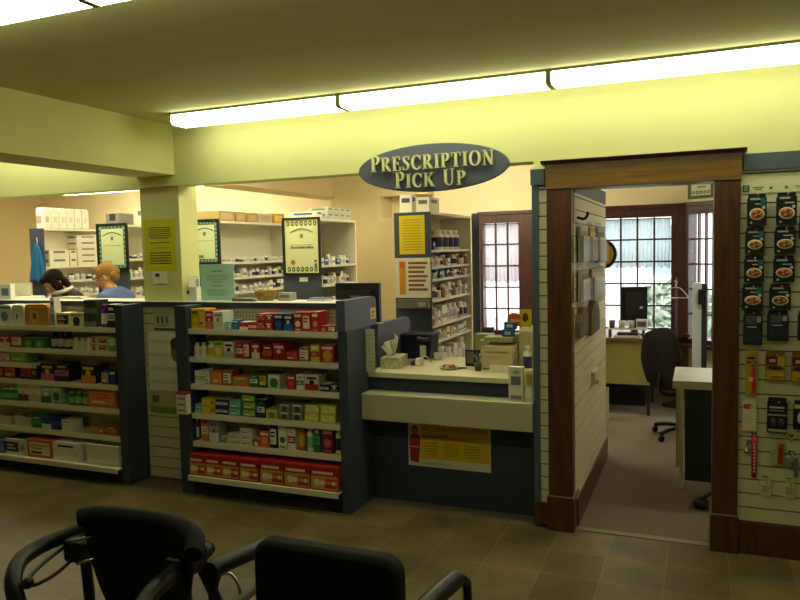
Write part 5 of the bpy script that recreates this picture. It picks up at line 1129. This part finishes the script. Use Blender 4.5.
t = T('monitor_shelf', 'cream paper rack with sheets in front of the office monitor', 'rack', (-.66, 7.27, .7555)); m = MB(); m.box(-.17, .2, -.07, .055, .075, .085, 'd2c7a8'); m.build('shelf', t)
for x in (-.15, .16): m = MB(); m.box(x, x+.02, -.06, .05, 0, .0745, '2a2622'); m.build('leg', t)
m = MB(); m.box(-.10, .14, -.065, .05, 0, .02, 'd8d4c8'); m.box(-.07, .12, -.06, .05, .02, .045, '3a3836'); m.build('papers', t)
for x, y, s, col, lb in ((-.78, 7.25, .03, '4a4a4e', 'dark cup on the cream rack in the office'), (-.69, 7.25, .032, 'c8c6a8', 'pale cup on the cream rack in the office'), (-.6, 7.26, .03, 'b8b8b8', 'grey cup on the cream rack in the office')):
    m = MB(); m.lathe([(s*.8, 0), (s, .075), (s*.9, .075), (s*.75, .008)], (0, 0, 0), col, 14); o = m.build('cup'); o.location = (x, y, .841); tag(o, lb, 'cup')
m = MB(); m.box(-.05, .05, -.03, .03, 0, .09, 'd8d8d4'); m.box(-.04, .04, -.031, -.03, .02, .07, '5a5a58'); o = m.build('note_box'); o.location = (-.505, 7.255, .841); tag(o, 'white note box at the right of the cream rack', 'box')
# office chair
def swivel(name, label, loc, rz):
    t = T(name, label, 'chair', loc, rz)
    m = MB(); pts = []
    for k in range(33):
        a = 2*PI*k/32; c_, s_ = math.cos(a), math.sin(a); q = 2/2.8
        pts.append((.235*math.copysign(abs(c_)**q, c_), .70+.255*math.copysign(abs(s_)**q, s_)))
    # curved padded back: grid
    mi = m._mi(mat('221d19', .95, noise=.1, scale=60)); n = 12; G = []
    for side in (0, 1):
        g = []
        for j in range(n+1):
            v = j/n*2-1; row = []
            for k in range(n+1):
                u = k/n*2-1
                # map the square to a rounded outline
                x = u*math.sqrt(max(0, 1-v*v/2.2))*.21; z = v*math.sqrt(max(0, 1-u*u/2.6))*.26
                e = (1-u**4)*(1-v**4)
                y = .05*u*u*-1+(-.03-.03*e if side == 0 else .02+.02*e)*(.35+.65*e)
                row.append(m.bm.verts.new((x*(1-.12*(v < 0)*-v), y, .70+z)))
            g.append(row)
        G.append(g)
    for s_, g in enumerate(G):
        for j in range(n):
            for k in range(n):
                q = [g[j][k], g[j][k+1], g[j+1][k+1], g[j+1][k]]; f = m.bm.faces.new(q if s_ == 0 else q[::-1]); f.material_index = mi; f.smooth = True
    A, B_ = G
    ring = [(0, k) for k in range(n)]+[(j, n) for j in range(n)]+[(n, k) for k in range(n, 0, -1)]+[(j, 0) for j in range(n, 0, -1)]
    for i in range(len(ring)):
        a, b = ring[i], ring[(i+1) % len(ring)]; f = m.bm.faces.new([A[a[0]][a[1]], B_[a[0]][a[1]], B_[b[0]][b[1]], A[b[0]][b[1]]]); f.material_index = mi; f.smooth = True
    m.build('backrest', t)
    m = MB(); m.ell((0, .27, .46), (.25, .25, .05), mat('221d19', .95, noise=.1, scale=60), 22, 10); m.build('seat', t)
    m = MB(); m.tube([(0, -.035, .62), (0, -.06, .45), (0, .05, .385), (0, .22, .40)], .018, M_BLACK, 8); m.build('back_bar', t)
    m = MB(); m.cyl((0, .25, .09), .028, .32, M_STEEL, 14); m.build('gas_lift', t)
    for k in range(5):
        a = 2*PI*k/5+.9; x, y = .28*math.cos(a), .25+.28*math.sin(a)
        l = MB(); l.tube([(0, .25, .10), (x*.6, .25+(y-.25)*.6, .095), (x, y, .07)], .018, M_BLACK, 8); lg_ = l.build('leg', t)
        l = MB(); l.cyl((x-.012, y, .028), .028, .024, M_BLACK, 14, 'x'); l.box(x-.006, x+.006, y-.006, y+.006, .028, .07, M_BLACK); l.build('caster', lg_)
    return t
swivel('office_chair', 'dark brown swivel chair with its back to the doorway in the office', (-.255, 6.30, 0), -.70)
# white table with dark panel
t = T('side_table', 'white topped table with navy panel just inside the office', 'table', (.15, 5.36, 0)); o = t.location
m = MB(); m.box(-.158, .50, 5.06, 5.66, .715, .74, mat('d8d4c8', .35)); m.build('table_top', t, o, bevel=.003); m = MB(); m.box(-.158, .5, 5.055, 5.0595, .69, .742, 'a89f88'); m.build('edge_band', t, o)
m = MB(); m.box(-.115, -.085, 5.10, 5.16, 0, .7145, 'b3a888'); m.build('leg', t, o)
m = MB(); m.prism([(5.60, 0), (5.66, 0), (5.62, .7145), (5.56, .7145)], -.15, -.118, 'b3a888', 'x'); m.build('slanted_leg', t, o)
m = MB(); m.box(-.08, .48, 5.11, 5.135, .06, .70, '1f252c'); m.build('navy_panel', t, o); m = MB(); m.box(.45, .48, 5.14, 5.62, 0, .7145, 'b3a888'); m.build('side_panel', t, o)
m = MB(); m.ell((0, 0, .035), (.05, .05, .035), M_BLACK, 14, 8); m.tube([(0, 0, .05), (.05, .03, .09), (.1, .05, .07)], .012, M_BLACK, 8); o = m.build('foot_pedal'); o.location = (.02, 4.75, .001); tag(o, 'black foot pedal on the carpet just inside the doorway', 'pedal')
# right side office: cabinet, hanger, wedge
t = T('scale_stand', 'tall white upright with black box by the angled window', 'stand', (-.005, 7.30, 0)); m = MB(); m.box(-.05, .03, -.05, .05, .03, 1.28, mat('c9d2d8', .4)); m.build('column', t, bevel=.008); m = MB(); m.box(.0305, .075, -.05, .05, .03, 1.27, '2c3038'); m.build('dark_side', t); m = MB(); m.box(.00, .07, -.09, -.0505, 1.08, 1.22, M_BLACK); m.build('control_box', t, bevel=.004); m = MB(); m.box(-.10, .14, -.14, .12, 0, .0295, '3a3a3c'); m.build('foot', t)
t = T('coat_stand', 'thin dark stand carrying the wire coat hanger', 'stand', (-.21, 7.76, 0)); m = MB(); m.cyl((0, 0, .02), .010, 1.28, '3a1a10', 10); m.tube([(0, 0, 1.29), (0, -.05, 1.31), (-.005, -.08, 1.285)], .006, '3a1a10', 8); m.build('pole', t); m = MB(); m.cyl((0, 0, 0), .13, .0198, '3a1a10', 20); m.build('base', t)
m = MB(); m.tube([(0, 0, .13), (.012, 0, .15), (0, 0, .165), (-.012, 0, .15)], .003, M_STEEL, 6); m.tube([(0, 0, .13), (0, 0, .10), (-.05, 0, .085), (-.105, 0, .02), (-.11, 0, .0), (-.10, 0, -.006), (.10, 0, -.006), (.11, 0, .0), (.105, 0, .02), (.05, 0, .085), (0, 0, .10)], .005, 'c9c4bc', 8); o = m.build('coat_hanger'); o.location = (-.215, 7.68, 1.115); tag(o, 'wire coat hanger hanging in front of the brown window post', 'hanger')
m = MB(); m.prism([(0, 0), (.13, 0), (.11, .30), (.03, .31)], -.015, .015, 'cfc7b0', 'x'); o = m.build('white_wedge'); o.location = (-.80, 6.9, .001); tag(o, 'cream upright board on the carpet under the office desk', 'board')
m = MB(); m.box(-.28, .2, -.1, .1, 0, .26, '120f0e'); o = m.build('desk_shade_block', bevel=.01); o.location = (-.70, 7.75, .001); tag(o, 'dark block standing in for shade under the office desk', 'box')  # near-black block put in for the deep shade below the desk
# round yellow sign on the partition end
t = T('round_sign', 'round yellow sign with dark rim at the end of the partition', 'sign', (-.700, 5.735, 1.58)); m = MB(); m.cyl((0, 0, 0), .118, .02, '2a2016', 36, 'y'); m.build('rim', t); m = MB(); m.cyl((0, -.0025, 0), .095, .0023, 'f2b436', 36, 'y'); m.build('face', t); m = MB(); m.box(-.02, .02, -.0415, -.0005, -.015, .015, '2a2016'); m.build('bracket', t)
# framed picture high in the office
t = T('framed_print', 'green framed print above the angled office window', 'frame', (.03, 7.60, 2.10)); m = MB(); m.box(-.16, .12, -.012, .006, -.02, .145, '4a5a3a'); m.build('frame', t); m = MB(); m.box(-.12, .09, -.0135, -.0121, .01, .118, 'c9c9a4'); m.build('sheet', t); m = MB()
for k in range(5): m.ell((-.098+.042*k, -.0145, .04), (.017, .0012, .017), '4a5234', 12, 8); m.ell((-.098+.042*k, -.0158, .04), (.008, .001, .008), 'b9bc94', 8, 6)
m.box(-.05, .04, -.0145, -.0135, .08, .10, '8a8a6a'); m.build('print', t)
t.rotation_euler = (0, 0, -.62)

# leaflet bags on the partition
PXF = -.66
def wallbag(label, y0, y1, z0, z1, col, accent, d=.045):
    t = T('leaflet_bag', label, 'bag', (PXF, (y0+y1)/2, z0), group='clear bags of leaflets on the partition'); w, h = y1-y0, z1-z0
    m = MB(); m.prism([(-w/2, 0), (w/2, 0), (w/2, h*.8), (w*.3, h), (-w*.3, h), (-w/2, h*.8)], .0005, .006, M_CLEAR, 'x'); m.prism([(-w/2, 0), (w/2, 0), (w/2, h*.55), (-w/2, h*.55)], d, d+.004, M_CLEAR, 'x'); m.box(.006, d, -w/2, w/2, 0, .004, M_CLEAR); m.build('pocket', t)
    m = MB(); m.box(.01, d*.55, -w*.42, w*.42, .006, h*.86, col); m.box(d*.55, d*.55+.001, -w*.34, w*.34, h*.30, h*.75, accent); m.box(d*.6, d*.95, -w*.40, w*.30, .006, h*.62, mat('d2ccbe', .6)); m.build('leaflets', t)
wallbag('upper bag of pale leaflets nearest the doorway', 4.25, 4.60, 1.55, 1.80, 'c9c4b4', '8f8a7c'); wallbag('upper bag with a yellow leaflet, in the middle of the partition', 4.64, 4.96, 1.545, 1.80, 'b8a428', 'c8bc50'); wallbag('upper bag of grey leaflets at the far end of the partition', 5.0, 5.46, 1.53, 1.81, '8a8678', '5a564a')
wallbag('lower bag of pale leaflets nearest the doorway', 4.23, 4.62, 1.315, 1.535, 'b8b09c', '7a766a'); wallbag('lower bag with a brown leaflet at the far end of the partition', 4.68, 5.42, 1.30, 1.53, '8a7a5a', 'a89a74')
m = MB(); m.box(0, .06, 4.14, 5.42, 0, .006, M_CLEAR); o = m.build('acrylic_ledge'); o.location = (PXF, 0, 1.292); tag(o, 'clear acrylic ledge under the leaflet bags on the partition', 'ledge')
for y0, y1, z0, z1, lb in ((4.20, 4.52, 1.116, 1.285, 'brown arched item under the leaflet bags, nearest the doorway'), (4.64, 5.06, 1.08, 1.285, 'brown grey arched item under the leaflet bags, farther along')):
    t = T('hanging_pouch', lb, 'pouch', (PXF, (y0+y1)/2, z0)); w, h = y1-y0, z1-z0
    pts = [(-w/2, 0), (w/2, 0)]+[(w/2*math.cos(a*PI/10), h*.35+h*.65*math.sin(a*PI/10)) for a in range(11)]
    m = MB(); m.prism(pts, .001, .035, mat('7d6f55', .8, noise=.2, scale=20), 'x'); m.build('pouch', t); pts = [(p[0]*.7, p[1]*.8) for p in pts]; m = MB(); m.prism(pts, .0355, .038, '4a4236', 'x'); m.build('dark_panel', t)
m = MB(); m.box(.0005, .03, -.10, .12, 0, .08, 'd6cdb8'); m.box(.03, .05, -.1, -.09, 0, .03, 'c9bfa8'); o = m.build('wall_holder'); o.location = (PXF, 4.97, .727); tag(o, 'small white holder low on the office partition', 'holder')
t = T('slatwall_hook', 'dark curved hook high on the partition near the doorway', 'hook', (PXF, 4.3, 1.815)); m = MB(); m.tube([(0, 0, 0), (.04, 0, -.01), (.06, 0, .01), (.06, 0, .03)], .008, M_BLACK, 8); m.build('rod', t)
# leaflet posters on the slat strip between the units
t = T('wall_poster', 'faded poster with a face and a green base between the shelving units', 'poster', (-3.54, 4.1453, .49)); m = MB(); m.box(-.20, .20, -.0015, -.0003, 0, .60, mat('e6e4cc', .7)); m.box(-.20, .20, -.0021, -.0015, .0, .05, '6a9a3a'); m.box(-.2, .2, -.0021, -.0015, .05, .17, 'b5ad8c'); m.build('sheet', t)
m = MB()
for k in range(7): m.box(-.19, .10-.02*(k % 3), -.0027, -.0021, .22+k*.05, .245+k*.05, ['d3d0b4', 'eae8d2'][k % 2])
m.box(-.18, -.12, -.0027, -.0021, .08, .13, '6a5a48'); m.build('print', t)
m = MB(); m.ell((.055, -.0032, .47), (.048, .0012, .085), '9a6a4a', 18, 10); m.ell((.06, -.0045, .52), (.052, .0012, .045), '4a3022', 16, 8); m.ell((.035, -.0052, .46), (.006, .001, .012), '7a4a34', 8, 6); m.build('printed_face', t)
t = T('notice_card', 'pale green notice with dark base line at the top between the units', 'notice', (-3.575, 4.1445, 1.105)); m = MB(); m.box(-.10, .16, -.0015, -.0003, 0, .165, mat('b5bd98', .8)); m.box(-.10, .16, -.0021, -.0015, 0, .014, '3a4038'); m.build('sheet', t); m = MB()
for k in range(3): m.box(-.07+k*.04, -.05+k*.04, -.0025, -.0021, .05, .10, '5a5f4e')
m.ell((.11, -.0022, .13), (.022, .001, .022), '5a5f4e', 12, 8); m.ell((.11, -.0035, .13), (.012, .001, .012), 'b5bd98', 10, 6); m.box(-.06, .02, -.0025, -.0021, .03, .04, '8a9078'); m.build('print', t)

# ------------------------------------------------------------------ waiting chair and walking frame in the foreground
M_SEAT = mat('141416', .85, noise=.15, scale=70)
ch = T('waiting_chair', 'black padded armchair with rounded low back, nearest the middle of the photo', 'chair', (-.905, 1.85, 0)); o = ch.location
def rbox2(x0, x1, z0, z1, r, n=6):
    out = [(x0, z0), (x1, z0)]
    for k in range(n+1): a = PI/2*k/n; out.append((x1-r+r*math.cos(a), z1-r+r*math.sin(a)))
    for k in range(n+1): a = PI/2+PI/2*k/n; out.append((x0+r+r*math.cos(a), z1-r+r*math.sin(a)))
    return out
m = MB(); m.prism(rbox2(-1.122, -.688, .50, .873, .05), 1.60, 1.665, M_SEAT); m.build('backrest', ch, o, bevel=.022, seg=4)
m = MB(); m.box(-1.15, -.66, 1.68, 2.16, .40, .475, M_SEAT); m.build('seat', ch, o, bevel=.03, seg=3)
for x in (-1.225, -.605):
    m = MB(); m.tube([(x, 1.555, .786), (x, 1.60, .786), (x, 1.70, .772), (x, 1.80, .755)], .026, M_BLACK, 12); m.build('arm_pad', ch, o)
    xi = x+(.03 if x < -.9 else -.03)
    m = MB(); m.tube([(x, 1.80, .752), (x, 1.88, .715), (x, 1.91, .62), (x, 1.92, .02)], .013, M_BLACK, 10); m.build('leg', ch, o)
    m = MB(); m.tube([(x, 1.585, .765), (x, 1.56, .70), (x, 1.55, .42), (x, 1.50, .02)], .013, M_BLACK, 10); m.build('leg', ch, o)
    m = MB(); m.tube([(x, 1.56, .41), (x, 1.91, .41)], .012, M_BLACK, 10, smooth=False); m.build('side_rail', ch, o)
m = MB(); m.tube([(-1.225, 1.75, .395), (-.605, 1.75, .395)], .012, M_BLACK, 10, smooth=False); m.tube([(-1.225, 2.0, .395), (-.605, 2.0, .395)], .012, M_BLACK, 10, smooth=False); m.tube([(-1.225, 1.54, .56), (-1.12, 1.59, .56), (-.69, 1.59, .56), (-.605, 1.54, .56)], .012, M_BLACK, 10); m.build('cross_rail', ch, o)

rl = T('walking_frame', 'black wheeled walking frame with curved padded back bar at the lower left corner', 'walker', (-1.6, 1.75, 0)); o = rl.location
m = MB(); m.tube([(-1.745, 1.60, .855), (-1.70, 1.63, .860), (-1.62, 1.65, .858), (-1.50, 1.66, .856), (-1.39, 1.648, .852), (-1.315, 1.61, .845), (-1.285, 1.56, .822)], .027, M_SEAT, 14); m.build('padded_back_bar', rl, o)
m = MB()
mi = m._mi(M_SEAT); G = []
for j in range(9):
    q = j/8; row = []
    for k in range(13):
        u = k/12*2-1; row.append(m.bm.verts.new((-1.53+u*(.205-.10*q*q), 1.652-.04*u*u+.03*q, .857-.36*q)))
    G.append(row)
for j in range(8):
    for k in range(12): f = m.bm.faces.new([G[j][k], G[j][k+1], G[j+1][k+1], G[j+1][k]]); f.material_index = mi; f.smooth = True
b_ = m.build('fabric_panel', rl, o); sd = b_.modifiers.new('s', 'SOLIDIFY'); sd.thickness = .012
HL = [(-1.80, 1.72, .79), (-1.845, 1.66, .77), (-1.885, 1.58, .755), (-1.865, 1.49, .75), (-1.80, 1.41, .735), (-1.765, 1.39, .69), (-1.755, 1.40, .62)]
m = MB(); m.tube(HL, .024, M_BLACK, 12); m.build('handle', rl, o)
HR = [(-1.395, 1.755, .742), (-1.39, 1.69, .742), (-1.378, 1.57, .742), (-1.345, 1.45, .745), (-1.325, 1.38, .72)]
m = MB(); m.tube(HR, .026, M_BLACK, 12); m.ell((-1.396, 1.765, .743), (.024, .022, .024), M_BLACK, 12, 8); m.build('handle', rl, o)
for pts, kn in (([(-1.815, 1.60, .752), (-1.79, 1.50, .745), (-1.748, 1.415, .742), (-1.735, 1.425, .725), (-1.76, 1.52, .712), (-1.785, 1.60, .715)], (-1.745, 1.412, .734)), ([(-1.41, 1.66, .74), (-1.395, 1.55, .70), (-1.37, 1.44, .67), (-1.36, 1.40, .665)], (-1.36, 1.395, .662))):
    m = MB(); m.tube(pts, .006, M_BLACK, 8); m.ell(kn, (.017, .017, .017), M_BLACK, 12, 8); m.build('brake_lever', rl, o)
m = MB(); m.tube([(-1.70, 1.63, .80), (-1.735, 1.60, .79), (-1.78, 1.60, .775)], .005, M_STEEL, 8); m.tube([(-1.69, 1.60, .735), (-1.73, 1.57, .725)], .005, M_STEEL, 8, smooth=False); m.build('brake_cable', rl, o)
for s_, x in ((-1, -1.80), (1, -1.385)):
    m = MB(); m.box(x-.02-.02*(s_ > 0), x+.05-.03*(s_ > 0), 1.60, 1.73, .705, .775, M_BLACK); m.build('joint_block', rl, o, bevel=.01)
    m = MB(); m.tube([(x+.03*(s_ < 0), 1.64, .74), (x+.03*(s_ < 0), 1.64, .40), (x, 1.52, .10)], .017, M_BLACK, 10); a1 = m.build('leg', rl, o)
    m = MB(); m.tube([(x, 1.70, .74), (x, 1.85, .45), (x, 2.05, .13)], .017, M_BLACK, 10); a2 = m.build('leg', rl, o)
    for a_, y in ((a1, 1.52), (a2, 2.06)):
        m = MB(); m.cyl((x-.015, y, .095), .094, .03, M_BLACK, 24, 'x'); m.cyl((x-.017, y, .095), .05, .034, mat('5a5a58', .4), 18, 'x'); m.build('wheel', a_, o)
m = MB(); m.box(-1.77, -1.36, 1.66, 2.0, .505, .54, mat('6a6152', .8)); m.build('seat', rl, o, bevel=.015, seg=3)
m = MB(); m.tube([(-1.52, 1.9, .541), (-1.48, 1.9, .575), (-1.42, 1.9, .60), (-1.39, 1.9, .575), (-1.38, 1.9, .541)], .006, M_STEEL, 8); m.build('carry_loop', rl, o)
for y in (1.63, 1.82): m = MB(); m.tube([(-1.80, y, .50), (-1.385, y, .50)], .012, M_BLACK, 8, smooth=False); m.build('cross_rail', rl, o)

# ------------------------------------------------------------------ people behind the half wall
def skin_mesh(V, Ed, Rd, root=0, sub=2):
    me = bpy.data.meshes.new('sk'); me.from_pydata([tuple(v) for v in V], Ed, [])
    ob = bpy.data.objects.new('sk', me); COL.objects.link(ob)
    ob.modifiers.new('sk', 'SKIN')
    for i, r in enumerate(Rd):
        sv = me.skin_vertices[0].data[i]; sv.radius = r if isinstance(r, tuple) else (r, r); sv.use_root = (i == root)
    s = ob.modifiers.new('sub', 'SUBSURF'); s.levels = sub; s.render_levels = sub
    dg = bpy.context.evaluated_depsgraph_get(); out = bpy.data.meshes.new_from_object(ob.evaluated_get(dg)); bpy.data.objects.remove(ob); return out
def person(name, label, loc, rz, J, headc, headR, skin, shirt, trousers, hair, hairfn, glasses=False, collar=None):
    """J: joints in local coordinates (faces +Y before rz)"""
    t = T(name, label, 'person', loc, rz)
    V, E_, Rd = [], [], []
    def add(p, r, par=None):
        V.append(Vector(p)); Rd.append(r); i = len(V)-1
        if par is not None: E_.append((par, i))
        return i
    pel = add(J['pelvis'], (.15, .11)); wa = add(J['waist'], (.125, .095), pel); chs = add(J['chest'], (.15, .105), wa); nb = add(J['neckb'], (.075, .07), chs); nk = add(J['neck'], .052, nb); add(Vector(headc)+Vector((0, 0, -.02)), .05, nk)
    hands = []
    for s in (-1, 1):
        sh = add((J['chest'][0]+s*.165, J['chest'][1]-.01, J['chest'][2]+.055), .062, chs)
        el = add(J['elbow'+('L' if s < 0 else 'R')], .043, sh); wr = add(J['wrist'+('L' if s < 0 else 'R')], .028, el)
        d = (V[wr]-V[el]).normalized(); pm = add(V[wr]+d*.07, (.038, .018), wr); hands.append((V[wr].copy(), d, s))
        hp = add((J['pelvis'][0]+s*.09, J['pelvis'][1], J['pelvis'][2]-.07), .095, pel); kn = add((J['pelvis'][0]+s*.10, J['pelvis'][1]+.02, .47), .062, hp); an = add((J['pelvis'][0]+s*.10, J['pelvis'][1]-.02, .08), .04, kn); add((J['pelvis'][0]+s*.11, J['pelvis'][1]+.15, .035), (.04, .033), an)
    parts = [skin_mesh(V, E_, Rd)]
    for w_, d, s in hands:
        side = d.cross(Vector((0, 0, 1))).normalized(); dn = Vector((0, 0, -1))
        for k, (off, ln) in enumerate(((-.027, .062), (-.009, .074), (.009, .070), (.026, .055))):
            b0 = w_+d*.06+side*off; b1 = w_+d*.105+side*off*1.1; b2 = b1+d*ln*.5+dn*.012; b3 = b1+d*ln*.9+dn*.034
            parts.append(skin_mesh([b0, b1, b2, b3], [(0, 1), (1, 2), (2, 3)], [.009, .009, .008, .007], sub=1))
        ts = side*(-1 if s > 0 else 1)*-1
        b0 = w_+d*.03; b1 = w_+d*.055+ts*.035; b2 = w_+d*.095+ts*.05+dn*.01
        parts.append(skin_mesh([b0, b1, b2], [(0, 1), (1, 2)], [.011, .010, .008], sub=1))
    hm = MB(); RM = headR
    def hp_(x, y, z): return Vector(headc)+RM@Vector((x, y, z))
    hm.ell(hp_(0, -.012, .022), (.074, .094, .090), skin, 24, 16, RM); hm.ell(hp_(0, .018, -.045), (.058, .066, .072), skin, 20, 14, RM); hm.ell(hp_(0, .048, -.085), (.030, .028, .022), skin, 14, 10, RM)
    hm.ell(hp_(0, .088, -.022), (.013, .020, .024), skin, 12, 8, RM); hm.ell(hp_(0, .080, .0), (.009, .012, .028), skin, 10, 8, RM)
    for s in (-1, 1): hm.ell(hp_(s*.074, -.012, -.012), (.010, .018, .030), skin, 12, 8, RM); hm.ell(hp_(s*.03, .072, .022), (.024, .012, .009), skin, 12, 8, RM)
    parts.append(hm.mesh('h'))
    bm = bmesh.new()
    for p in parts: bm.from_mesh(p); bpy.data.meshes.remove(p)
    me = bpy.data.meshes.new('body'); bm.to_mesh(me); bm.free()
    ob = bpy.data.objects.new('tmp', me); COL.objects.link(ob); rm = ob.modifiers.new('r', 'REMESH'); rm.mode = 'VOXEL'; rm.voxel_size = .0065; sm = ob.modifiers.new('s', 'SMOOTH'); sm.iterations = 2; sm.factor = .5
    dg = bpy.context.evaluated_depsgraph_get(); fin = bpy.data.meshes.new_from_object(ob.evaluated_get(dg)); bpy.data.objects.remove(ob)
    fin.materials.clear(); fin.materials.append(H(skin))
    for p in fin.polygons: p.material_index = 0; p.use_smooth = True
    body = bpy.data.objects.new('body', fin); COL.objects.link(body); body.parent = t
    wl = [w for w, d, s in hands]; nz = J['neck'][2]-.02
    def cloth(nm, m_, test, th):
        b = bmesh.new(); b.from_mesh(fin); b.normal_update()
        bmesh.ops.delete(b, geom=[f for f in b.faces if not test(f.calc_center_median())], context='FACES')
        for v in b.verts: v.co += v.normal*th
        mm = bpy.data.meshes.new(nm); b.to_mesh(mm); b.free(); mm.materials.clear(); mm.materials.append(H(m_))
        for p in mm.polygons: p.use_smooth = True
        oo = bpy.data.objects.new(nm, mm); COL.objects.link(oo); oo.parent = t; sd = oo.modifiers.new('s', 'SOLIDIFY'); sd.thickness = .003; sd.offset = 1
    hc = Vector(headc)
    wz = J['waist'][2]-.06
    nkp = Vector(J['neck'])
    cloth('shirt', shirt, lambda c: c.z > wz-.08 and (c-hc).length > .13 and (c-nkp).length > .085 and all((c-w).length > .10 for w in [w_+d*.06 for w_, d, s in hands]), .008)
    cloth('trousers', trousers, lambda c: .10 < c.z < wz and abs(c.x-J['pelvis'][0]) < .3 and all((c-w).length > .16 for w in wl) and all((c-Vector(J[k])).length > .1 for k in ('elbowL', 'elbowR')), .010)
    cloth('shoes', '222226', lambda c: c.z < .085, .008)
    e = MB()
    for s in (-1, 1): e.ell(hp_(s*.030, .079, .008), (.012, .006, .007), 'e8e4dc', 12, 8, RM); e.ell(hp_(s*.030, .0845, .008), (.005, .002, .005), '2a1e16', 8, 6, RM)
    e.build('eyes', t)
    e = MB(); e.ell(hp_(0, .083, -.058), (.022, .007, .007), '9a5048', 12, 8, RM); e.build('mouth', t)
    e = MB(); hairfn(e, hp_, RM, mat(hair, .85, spec=.15)); e.build('hair', t)
    if glasses:
        e = MB()
        for s in (-1, 1):
            e.tube([hp_(s*.032+.023*math.cos(a*PI/8), .097, .006+.017*math.sin(a*PI/8)) for a in range(17)], .0026, '3a2018', 6, smooth=False); e.tube([hp_(s*.055, .095, .010), hp_(s*.078, .04, .010), hp_(s*.08, -.02, .004)], .0032, '3a2018', 6, smooth=False)
        e.tube([hp_(-.009, .097, .008), hp_(.009, .097, .008)], .0026, '3a2018', 6, smooth=False); e.build('glasses', t)
    if collar:
        e = MB(); c = Vector(J['neckb']); e.tube([c+Vector((.085*math.cos(a*PI/8), .075*math.sin(a*PI/8)+.01, .02-.025*math.sin(a*PI/8))) for a in range(17)], .018, collar, 8, smooth=False); e.build('collar', t)
    return t
def hair_short(e, hp, RM, c):
    e.ell(hp(0, -.026, .042), (.084, .094, .086), c, 24, 14, RM); e.ell(hp(0, .040, .085), (.062, .040, .032), c, 16, 10, RM); e.ell(hp(0, -.075, -.01), (.066, .045, .065), c, 18, 12, RM)
    for s in (-1, 1): e.ell(hp(s*.066, .01, .045), (.018, .045, .04), c, 14, 8, RM)
def hair_bun(e, hp, RM, c):
    hair_short(e, hp, RM, c); e.ell(hp(.0, -.11, .01), (.03, .03, .03), c, 14, 10, RM)
def hair_long(e, hp, RM, c):
    e.ell(hp(0, -.026, .040), (.083, .096, .084), c, 24, 14, RM); e.ell(hp(0, .042, .082), (.062, .040, .032), c, 16, 10, RM); e.ell(hp(0, -.065, -.05), (.074, .045, .085), c, 20, 12, RM)
    for s in (-1, 1): e.ell(hp(s*.070, .008, -.015), (.020, .040, .075), c, 16, 12, RM)
def Rhead(pitch, yaw=0): return Matrix.Rotation(yaw, 3, 'Z') @ Matrix.Rotation(pitch, 3, 'X')
# fair haired: faces left (world -X), bowed over the desk
person('person', 'person in a blue top with fair hair and glasses, bending over the desk facing left', (-4.79, 4.98, 0), math.radians(97),
       dict(pelvis=(0, -.02, .87), waist=(0, .0, 1.02), chest=(0, .05, 1.225), neckb=(0, .085, 1.345), neck=(0, .105, 1.385), elbowL=(-.22, .10, 1.04), wristL=(-.19, .30, .965), elbowR=(.25, .10, 1.04), wristR=(.18, .30, .965)),
       (0, .135, 1.465), Rhead(-.35, .25), 'd8a078', '5a74b0', '4a5a80', '9a7846', hair_bun, True)
# dark haired: faces the shop, head bowed to the side
person('person', 'person with long dark hair, head bowed, left of the fair haired person', (-5.48, 5.07, 0), math.radians(165),
       dict(pelvis=(0, -.03, .86), waist=(0, -.01, 1.01), chest=(0, .03, 1.215), neckb=(0, .06, 1.325), neck=(0, .085, 1.355), elbowL=(-.25, .06, 1.04), wristL=(-.12, .20, 1.0), elbowR=(.25, .06, 1.04), wristR=(.12, .20, 1.0)),
       (.03, .13, 1.41), Rhead(-.75, -.25), 'b98562', '1c1c20', '26262c', '1f1412', hair_long, False, 'dcdad2')
